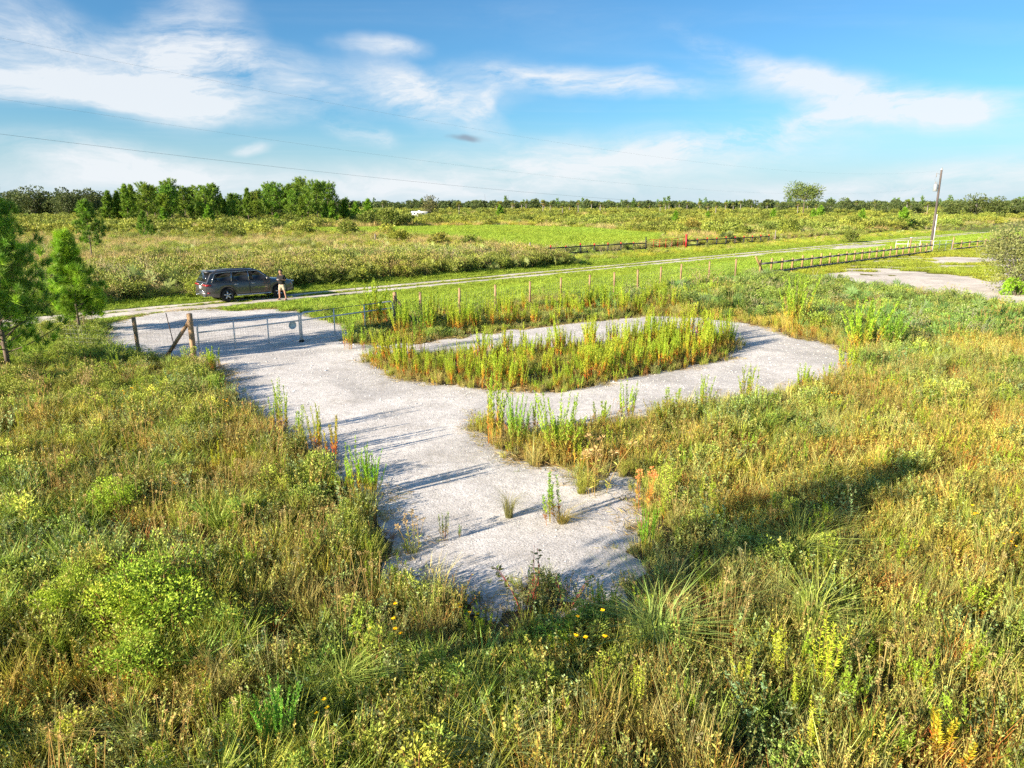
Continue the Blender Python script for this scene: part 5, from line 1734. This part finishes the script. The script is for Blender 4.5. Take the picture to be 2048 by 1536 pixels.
    obj('rear_window', MB().add([(-2.655, -.74, 1.19), (-2.655, .74, 1.19), (-2.405, .66, 1.66), (-2.405, -.66, 1.66), (-2.62, -.74, 1.18), (-2.62, .74, 1.18), (-2.37, .66, 1.65), (-2.37, -.66, 1.65)], [(3, 2, 1, 0), (4, 5, 6, 7), (0, 1, 5, 4), (1, 2, 6, 5), (2, 3, 7, 6), (3, 0, 4, 7)]).mesh('rear_window', glass), t)
    obj('spoiler', MB().box((-2.38, 0, 1.745), (.30, 1.34, .045), np.array([[cos(.12), 0, -sin(.12)], [0, 1, 0], [sin(.12), 0, cos(.12)]])).mesh('spoiler', paint), t)
    obj('rear_bumper', MB().box((-2.70, 0, .52), (.14, 1.66, .26)).mesh('bumper', paint), t)
    obj('bumper_trim', MB().box((-2.775, 0, .66), (.02, 1.5, .03)).box((-2.735, 0, 1.085), (.02, 1.2, .03)).mesh('bumper_trim', chrome), t)
    obj('licence_plate', MB().box((-2.74, 0, .88), (.02, .32, .16)).mesh('plate', white), t)
    obj('grille', MB().box((2.47, 0, .88), (.05, 1.1, .16)).mesh('grille', trim), t)
    obj('front_bumper', MB().box((2.47, 0, .52), (.14, 1.62, .26)).mesh('front_bumper', trim), t)


suv()


# ------------------------------------------------------------------ person
def skin(name, verts, edges, radii, material, parent, root=0, levels=2):
    me = bpy.data.meshes.new(name)
    me.from_pydata([tuple(v) for v in verts], edges, [])
    o = obj(name, me, parent)
    md = o.modifiers.new('skin', 'SKIN'); md.use_smooth_shade = True
    sv = me.skin_vertices[0].data if me.skin_vertices else None
    if sv is None:
        bpy.context.view_layer.objects.active = o
        bm = bmesh.new(); bm.from_mesh(me); bm.verts.layers.skin.verify(); bm.to_mesh(me); bm.free()
        sv = me.skin_vertices[0].data
    for i, rr in enumerate(radii):
        sv[i].radius = (rr, rr) if not isinstance(rr, tuple) else rr
        sv[i].use_root = (i == root)
    sb = o.modifiers.new('smooth', 'SUBSURF'); sb.levels = levels; sb.render_levels = levels
    me.materials.append(material)
    return o


def person():
    skin_m = simple('skin', (.42, .22, .14), .6)
    shirt_m = simple('black_cotton', (.009, .009, .01), .9)
    shorts_m = simple('khaki_cotton', (.42, .34, .24), .9, noise=.1, scale=12)
    hair_m = simple('dark_hair', (.02, .014, .01), .7)
    shoe_m = simple('sandal', (.30, .18, .11), .8)
    p = P(566, 600)
    # the figure faces the camera, a little to its right; x is its left
    t = thing('person', 'person in black t-shirt and khaki shorts looking at a device in both hands', 'person', (p[0], p[1], .02), R(168))
    # local: y = forward, x = right hand side when seen from behind
    V, E, Rr = [], [], []

    def add(v, r, par=None):
        V.append(v); Rr.append(r)
        if par is not None: E.append((par, len(V) - 1))
        return len(V) - 1
    pel = add((0, 0, .95), .14)
    ab = add((0, .02, 1.10), .135, pel); ch = add((0, .0, 1.30), .15, ab); nb = add((0, .0, 1.46), .075, ch)
    nk = add((0, .03, 1.52), .058, nb); jaw = add((0, .075, 1.58), .078, nk); hd = add((0, .075, 1.68), .092, jaw); tp = add((0, .05, 1.745), .062, hd)
    nose = add((0, .168, 1.635), .014, jaw)
    for s in (-1, 1):
        hip = add((s * .10, 0, .88), .098, pel); kn = add((s * .17, .02, .49), .062, hip); an = add((s * .21, -.02, .09), .042, kn)
        bl = add((s * .22, .08, .04), .04, an); add((s * .23, .17, .03), .03, bl)
        sh = add((s * .17, 0, 1.41), .07, ch); el = add((s * .27, -.01, 1.16), .046, sh); wr = add((s * .10, .24, 1.19), .032, el)
        pm = add((s * .05, .30, 1.205), .034, wr)
        for k, (dx, L) in enumerate(((-.028, .055), (-.01, .068), (.010, .062), (.028, .05))):
            a = add((s * .02 + dx * .3, .30 + L * .55, 1.19 + dx), .009, pm); add((s * .005, .30 + L * .75, 1.205 + dx), .008, a)
        th = add((s * .055, .33, 1.245), .011, pm); add((s * .03, .36, 1.26), .009, th)
    skin('body', V, E, Rr, skin_m, t, pel)
    # shirt
    V, E, Rr = [], [], []
    a = add((0, 0, .86), (.22, .17)); b = add((0, .025, 1.08), (.215, .18), a); c = add((0, .0, 1.30), (.215, .18), b); d = add((0, .0, 1.43), (.12, .095), c)
    for s in (-1, 1):
        q = add((s * .18, 0, 1.39), .105, c); add((s * .255, -.005, 1.19), .085, q)
    skin('t_shirt', V, E, Rr, shirt_m, t, 0)
    V, E, Rr = [], [], []
    a = add((0, 0, .96), (.175, .14)); b = add((0, 0, .86), (.17, .145), a)
    for s in (-1, 1):
        q = add((s * .105, 0, .78), .118, b); add((s * .15, .015, .53), .098, q)
    skin('shorts', V, E, Rr, shorts_m, t, 0)
    # hair, eyes, ears
    bm = bmesh.new(); bmesh.ops.create_uvsphere(bm, u_segments=16, v_segments=10, radius=.105)
    for v in list(bm.verts):
        if v.co.z < .005 and v.co.y > -.02: bm.verts.remove(v)
    for v in bm.verts: v.co.z *= 1.0; v.co.y *= 1.05
    me = bpy.data.meshes.new('hair'); bm.to_mesh(me); bm.free(); me.materials.append(hair_m)
    obj('hair', me, t, (0, .06, 1.695))
    for s in (-1, 1):
        for nm, loc, rad, mm in (('eye', (s * .034, .158, 1.672), .011, hair_m), ('ear', (s * .098, .06, 1.655), .022, skin_m)):
            bm = bmesh.new(); bmesh.ops.create_icosphere(bm, subdivisions=2, radius=rad); me = bpy.data.meshes.new(nm); bm.to_mesh(me); bm.free(); me.materials.append(mm)
            obj(nm, me, t, loc)
        obj('sandal', MB().box((s * .222, .07, .012), (.095, .27, .03), rz(-s * .1)).tube([(s * .18, .09, .03), (s * .222, .10, .085), (s * .265, .09, .03)], .012, 5).mesh('sandal', shoe_m), t)
    obj('mouth', MB().box((0, .153, 1.592), (.045, .008, .008)).mesh('mouth', simple('lip', (.3, .11, .09), .6)), t)
    # device held in the hands
    dv = thing('drone_controller', 'small grey controller held in both hands by the standing person', 'controller')
    dv.parent = None
    M = Matrix.Translation((p[0], p[1], .02)) @ Matrix.Rotation(R(168), 4, 'Z')
    l = M @ Vector((0, .345, 1.215))
    dv.location = l; dv.rotation_euler = (R(35), 0, R(168))
    obj('case', MB().box((0, 0, 0), (.17, .10, .035)).mesh('case', simple('grey_plastic', (.25, .25, .26), .5)), dv)
    obj('screen', MB().box((0, .0, .022), (.14, .075, .006)).mesh('screen', simple('dark_screen', (.02, .02, .025), .1)), dv)


person()


# ------------------------------------------------------------------ weeds and bushes one can pick out
def weeds():
    r = np.random.default_rng(15)
    SP = {}

    def sp(key, A, B):
        SP.setdefault(key, []).append((A.mesh('stems', LEAF), B.mesh('foliage', LEAF)))
    for i in range(4):
        sp('spire', *fennel_parts(6, .14, 1.0, .07, 100, r, .75, .016, .095))          # a few thin plumes
        sp('clump', *fennel_parts(14, .20, 1.0, .12, 90, r, .6, .016, .095))          # a full clump
        sp('plume', *fennel_parts(22, .16, 1.0, .30, 110, r, .35, .014, .085, green=(.16, .27, .025)))   # a broad feathery bush
        sp('herb', *bush_parts(.34, .62, 1300, .032, .016, (.15, .215, .03), r, 14, tip=(.25, .30, .04)))
        A, B = MB(), MB()
        for p in stems_paths(r, 9, .10, .75, .13, .25, .06, 5):
            A.tube(p, np.linspace(.005, .002, 5), 3, (.2, .14, .05), cap=False)
            n = 110; t = .15 + .85 * r.random(n); q, d = on_path(p, t); a = r.random(n) * 2 * pi
            leaves(B, q, np.stack([np.cos(a), np.sin(a), .5 + r.normal(0, .3, n)], 1), .055 * (.6 + .7 * r.random(n)) * (1.1 - .4 * t), .010, vary((.24, .29, .03), n, .25, r), 0, r)
        sp('goldenrod', A, B)
        sp('shrublet', *bush_parts(.5, .9, 3000, .036, .018, (.15, .22, .03), r, 20, tip=(.27, .33, .045)))
        A, B = MB(), MB(); blades(A, 12, .06, .3, .01, .3, (.15, .12, .05), (.2, .18, .07), r)
        blades(B, 190, .10, .72, .008, .65, (.11, .13, .05), (.24, .27, .09), r, .9); sp('tussock', A, B)
        A, B = MB(), MB()
        for p in stems_paths(r, 7, .10, .75, .35, .3, .15, 5):
            A.tube(p, np.linspace(.008, .003, 5), 4, (.26, .04, .05), cap=False)
            n = 22; t = .25 + .75 * r.random(n); q, d = on_path(p, t); a = r.random(n) * 2 * pi
            leaves(B, q, np.stack([np.cos(a), np.sin(a), .1 + r.normal(0, .35, n)], 1), .09 * (.6 + .7 * r.random(n)), .035, vary((.12, .13, .05), n, .35, r), 0, r)
        sp('pokeweed', A, B)
        A, B = MB(), MB()
        for p in stems_paths(r, 10, .1, .55, .12, .3, .1, 4):
            A.tube(p, .0025, 3, (.24, .18, .08), cap=False)
            k = 26; d = nrm(r.normal(size=(k, 3)) + np.array([0, 0, .5])); leaves(B, p[-1] + d * .012, d, .022 + .018 * r.random(k), .009, vary((.30, .22, .13), k, .3, r), 0, r)
            n = 8; t = .1 + .5 * r.random(n); q, d = on_path(p, t); a = r.random(n) * 2 * pi
            leaves(B, q, np.stack([np.cos(a), np.sin(a), np.full(n, .8)], 1), .06, .012, vary((.18, .2, .05), n, .3, r), 0, r)
        sp('seedhead', A, B)
    NM = {'spire': 'dog_fennel', 'clump': 'dog_fennel', 'plume': 'dog_fennel', 'herb': 'leafy_bush', 'shrublet': 'leafy_bush', 'goldenrod': 'goldenrod', 'tussock': 'grass_tussock', 'pokeweed': 'red_stemmed_weed', 'seedhead': 'dry_seedhead_weed'}

    def plant(key, p, s, label, group=None, tint=(1, 1, 1), sx=1.0):
        a, b = SP[key][r.integers(4)]
        t = thing(NM[key], label, 'weed' if key not in ('herb', 'tussock', 'shrublet') else {'herb': 'bush', 'shrublet': 'bush', 'tussock': 'grass'}[key], (p[0], p[1], float(gz(np.array([p[0]]), np.array([p[1]]))[0])), r.random() * 6, group)
        t.scale = (s * sx, s * sx, s)
        obj('stems', a, t, tint=tint); obj('foliage', b, t, tint=tint)
        return t
    # (kind, column, row of the foot, height in rows, label, width factor, tint)
    one = [
        ('spire', 435, 748, 55, 'small green weed spires at the foot of the left gate post', 1.3, (1, 1, 1)),
        ('clump', 562, 872, 85, 'dog fennel clump on the left drive edge, highest of the row there', .8, (1, 1, 1)),
        ('spire', 600, 890, 70, 'thin dog fennel second in the row on the left drive edge', 1, (1, 1, 1)),
        ('clump', 632, 912, 80, 'red footed dog fennel, third in the row on the left drive edge', .8, (1.15, .95, 1)),
        ('spire', 664, 925, 80, 'red stemmed dog fennel nearest the gravel on the left drive edge', 1, (1.35, .85, 1)),
        ('clump', 715, 1000, 100, 'leafy dog fennel leaning on the left drive edge, lower of a pair', .8, (.95, 1.05, 1)),
        ('plume', 744, 1000, 90, 'bushy green dog fennel casting long shadows over the left drive edge', .75, (.9, 1.05, 1)),
        ('clump', 985, 890, 120, 'tall dog fennel clump at the fork of the gravel drive', .7, (1, 1, 1)),
        ('plume', 1030, 905, 95, 'bushy weed beside the tall clump at the fork of the drive', .7, (.85, .95, 1)),
        ('plume', 1118, 930, 115, 'broad dog fennel with orange foot right of the drive fork', .85, (1.05, 1, 1)),
        ('spire', 1068, 870, 60, 'slim weed between the clumps at the drive fork', 1, (1, 1, 1)),
        ('spire', 1075, 786, 26, 'tiny weed alone on the gravel below the island', 1, (1, 1, 1)),
        ('seedhead', 1190, 985, 95, 'dry seed head patch jutting into the lower gravel', 1.5, (1.1, 1.05, 1)),
        ('tussock', 1163, 990, 50, 'pale grass tuft on the tip of the weed spit in the gravel', .8, (1.2, 1.1, .7)),
        ('tussock', 1018, 1038, 52, 'wiry dark grass tuft alone in the middle of the lower gravel', .7, (.75, .65, .8)),
        ('spire', 1108, 1052, 90, 'upright leafy stalk alone on the lower gravel', 1.2, (.7, .85, .8)),
        ('tussock', 1125, 1050, 34, 'low brown green tuft beside the leafy stalk on the lower gravel', 1.3, (1.1, .8, .7)),
        ('seedhead', 825, 1100, 70, 'seed head weed on the left side of the lower gravel', 1.3, (1, 1, 1)),
        ('spire', 888, 1085, 55, 'dark small stalk on the lower gravel, left one', .9, (.6, .6, .6)),
        ('spire', 920, 1078, 30, 'tiny green sprig on the lower gravel', .9, (.8, .9, .8)),
        ('plume', 1292, 1118, 100, 'dark feathery plume at the right side of the lower gravel', .5, (.7, .9, .9)),
        ('goldenrod', 1335, 1030, 100, 'pale green tall leafy stalks right of the gravel tip', .8, (.95, 1, 1.6)),
        ('seedhead', 1290, 1020, 80, 'reddish seed stalks by the gravel tip', 1.2, (1.5, .85, .7)),
        ('spire', 1195, 858, 58, 'thin weed first along the near edge of the right gravel arm', 1.5, (1, 1, 1)),
        ('clump', 1252, 850, 75, 'dog fennel second along the near edge of the right gravel arm', .8, (.95, 1, 1)),
        ('spire', 1345, 838, 55, 'thin dog fennel third along the near edge of the right gravel arm', 1.8, (1, 1, 1)),
        ('clump', 1410, 822, 55, 'dog fennel fourth along the near edge of the right gravel arm', 1, (1, 1, 1)),
        ('clump', 1495, 808, 60, 'orange footed dog fennel fifth along the near edge of the right gravel arm', 1.1, (1.05, .98, 1)),
        ('clump', 1606, 786, 48, 'dog fennel sixth along the near edge of the right gravel arm', 1.2, (1, 1, 1)),
        ('spire', 1650, 775, 42, 'small dog fennel next to last before the gravel end', 1.3, (1, 1, 1)),
        ('clump', 1690, 752, 62, 'dog fennel at the right end of the gravel loop', 1, (1.05, 1, 1)),
        ('plume', 1588, 662, 96, 'tall dog fennel with dark red foot behind the right gravel end', .8, (1.0, .95, 1)),
        ('plume', 1722, 708, 92, 'large feathery bush right of the gravel end', 1.1, (1.1, 1.08, 1)),
        ('plume', 1775, 712, 75, 'darker feathery bush right of the large one by the gravel end', 1.0, (.75, .85, 1)),
        ('herb', 1645, 670, 44, 'round yellow green bush behind the gravel end', 1.2, (1.2, 1.1, 1)),
        ('herb', 1815, 690, 40, 'small round bush farther right of the gravel end', 1.2, (1.1, 1.1, 1)),
        ('clump', 695, 700, 50, 'green weed clump just inside the right gate leaf, left one', .9, (.95, 1, 1)),
        ('spire', 728, 702, 42, 'small weed just inside the right gate leaf', 1.2, (.95, 1, 1)),
        ('plume', 800, 675, 58, 'orange footed dog fennel at the braced gate post', .9, (1.15, 1, 1)),
        ('clump', 838, 700, 70, 'dark green weed by the first fence post after the gate', .8, (.6, .7, .8)),
        ('clump', 745, 660, 75, 'tall dog fennel behind the right gate leaf, left of two', 1.0, (1.05, 1, 1)),
        ('clump', 765, 655, 70, 'dog fennel behind the right gate leaf, right of two', 1.0, (1.1, 1, 1)),
        ('goldenrod', 45, 880, 70, 'upright pale green stalk at the left edge of the meadow', .5, (1, 1, 1)),
        ('spire', 435, 960, 70, 'yellow orange spire in the left meadow', .8, (1.4, 1.0, .8)),
        ('spire', 470, 960, 55, 'smaller yellow spire beside the orange one in the left meadow', .8, (1.3, 1.05, .8)),
        ('shrublet', 232, 1045, 95, 'bright yellow green bush in the middle of the left meadow', .95, (1.15, 1.15, 1)),
        ('goldenrod', 575, 1010, 60, 'pale yellow leafy stalks in the left meadow', .8, (1, 1, 1)),
        ('shrublet', 160, 1200, 85, 'small leafy bush above the bushes at lower left', .8, (1, 1, 1)),
        ('shrublet', 300, 1230, 143, 'bright leafy bush at upper left of the lower left cluster', 1.1, (1, 1.05, 1)),
        ('shrublet', 350, 1275, 130, 'wide bright bush on the right of the lower left cluster', 1.3, (1.05, 1.05, 1)),
        ('shrublet', 250, 1290, 130, 'yellowish leafy bush in the middle of the lower left cluster', 1.1, (1.2, 1.1, .9)),
        ('shrublet', 135, 1270, 117, 'yellow green bush on the left of the lower left cluster', 1.0, (1.15, 1.1, .9)),
        ('shrublet', 275, 1370, 130, 'olive leafy bush at the foot of the lower left cluster', 1.1, (1, 1, 1)),
        ('herb', 10, 1240, 70, 'yellow bush cut by the left edge', 1.0, (1.25, 1.15, .9)),
        ('goldenrod', 140, 1500, 70, 'bright plume of fine leaves near the bottom left corner', .8, (1.15, 1.15, 1)),
        ('shrublet', 325, 1560, 80, 'leafy bush cut by the bottom edge at left', .9, (1.1, 1.1, 1)),
        ('shrublet', 480, 1480, 90, 'pale leafy bush near the bottom, left of a pair', 1, (1, 1.05, 1.1)),
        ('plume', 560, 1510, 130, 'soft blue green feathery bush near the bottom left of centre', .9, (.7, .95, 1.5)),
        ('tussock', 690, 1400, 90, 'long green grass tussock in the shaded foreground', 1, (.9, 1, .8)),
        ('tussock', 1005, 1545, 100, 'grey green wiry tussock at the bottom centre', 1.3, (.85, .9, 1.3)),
        ('tussock', 1312, 1310, 120, 'large green fine leaved tussock right of centre', 1.1, (.8, .95, .9)),
        ('tussock', 1622, 1285, 120, 'yellow green upright tussock in the right foreground', .8, (1, 1.05, .8)),
        ('tussock', 1590, 1135, 85, 'light green tussock below the tip of the long shadow', 1.2, (1, 1.05, .8)),
        ('tussock', 1640, 1065, 50, 'pale drooping tussock inside the long shadow', 1.3, (1.2, 1.1, 1.2)),
        ('pokeweed', 1050, 1225, 100, 'red stemmed weed with dark leaves at the bottom of the gravel', 1.1, (1, 1, 1)),
        ('pokeweed', 1135, 1215, 70, 'smaller dark leaved weed right of the red stemmed one', 1.2, (.7, 1, .9)),
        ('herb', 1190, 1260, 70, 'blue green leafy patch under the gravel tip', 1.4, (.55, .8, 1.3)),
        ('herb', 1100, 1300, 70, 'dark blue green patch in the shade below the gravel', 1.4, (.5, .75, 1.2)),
        ('goldenrod', 1640, 1395, 135, 'brightest yellow green goldenrod in the right foreground', 1.0, (1.1, 1.12, 1)),
        ('goldenrod', 1552, 1375, 110, 'narrow goldenrod left of the brightest one', .6, (1.1, 1.1, 1)),
        ('goldenrod', 1482, 1400, 85, 'low broad goldenrod, leftmost of the right foreground group', .9, (1.1, 1.1, 1)),
        ('goldenrod', 1590, 1440, 90, 'goldenrod just below the brightest one', .8, (1.0, 1.05, 1)),
        ('goldenrod', 1625, 1530, 110, 'goldenrod cut by the bottom edge on the right', .9, (1.1, 1.05, 1)),
        ('goldenrod', 1850, 1430, 80, 'single goldenrod far right of the bright group', .7, (1, 1, 1)),
        ('goldenrod', 2005, 1500, 80, 'goldenrod near the bottom right corner', .7, (1, 1, 1)),
        ('goldenrod', 1270, 1450, 110, 'pale yellow leafy stalk right of the bottom centre', .6, (1.05, 1.05, 1.2)),
        ('goldenrod', 1400, 1200, 60, 'yellow leafy sprig below the long shadow', .8, (1.1, 1.1, 1)),
        ('spire', 1890, 1540, 130, 'rust red tuft of stalks at the bottom right', 1.6, (1.35, .8, .7)),
        ('spire', 1470, 1300, 55, 'red blades standing in the right foreground', 1.2, (2.0, .5, .5)),
    ]
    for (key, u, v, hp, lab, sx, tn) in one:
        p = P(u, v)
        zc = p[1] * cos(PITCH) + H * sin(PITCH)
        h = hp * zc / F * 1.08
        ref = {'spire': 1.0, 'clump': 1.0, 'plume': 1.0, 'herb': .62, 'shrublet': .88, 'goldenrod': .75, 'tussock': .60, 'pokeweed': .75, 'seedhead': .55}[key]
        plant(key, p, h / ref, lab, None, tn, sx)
    # island: dog fennel too alike to tell apart
    L1 = 'dog fennel with orange foot in the crowd on the gravel island'
    lo, hi = ISLAND.min(0), ISLAND.max(0); n = 0
    while n < 215:
        p = lo + (hi - lo) * r.random(2)
        d = sdf(ISLAND, np.array([p[0]]), np.array([p[1]]))[0]
        if d < .05: continue
        right = sstep(3, 9, p[0])
        if r.random() > .35 + .65 * math.exp(-d / 1.2) + .3 * right: continue
        h = (.45 + .6 * r.random() + .45 * right * r.random() + .3 * (r.random() < .15))
        key = 'spire' if r.random() < .55 else 'clump' if r.random() < .8 else 'plume'
        b = .85 + .35 * r.random()
        plant(key, p, h, L1, 'dog fennel on the gravel island', (b * (1 + .3 * r.random()), b, b), .9 if key != 'plume' else .6).rotation_euler = (r.normal(0, .09), r.normal(0, .09), r.random() * 6); n += 1
    # strip between the upper gravel arm and the wire fence
    L2 = 'dog fennel in the row between the wire fence and the gravel'
    n = 0
    while n < 95:
        u = 780 + 660 * r.random(); k = (u - 780) / 660
        v = 680 - 62 * k - r.random() * 34
        p = P(u, v)
        if gravel_sd(np.array([p[0]]), np.array([p[1]]))[0] > -.1: continue
        h = .6 + .7 * r.random()
        b = .85 + .35 * r.random()
        plant('spire' if r.random() < .4 else 'clump', p, h, L2, 'dog fennel along the wire fence', (b * (1 + .2 * r.random()), b, b), 1); n += 1


weeds()
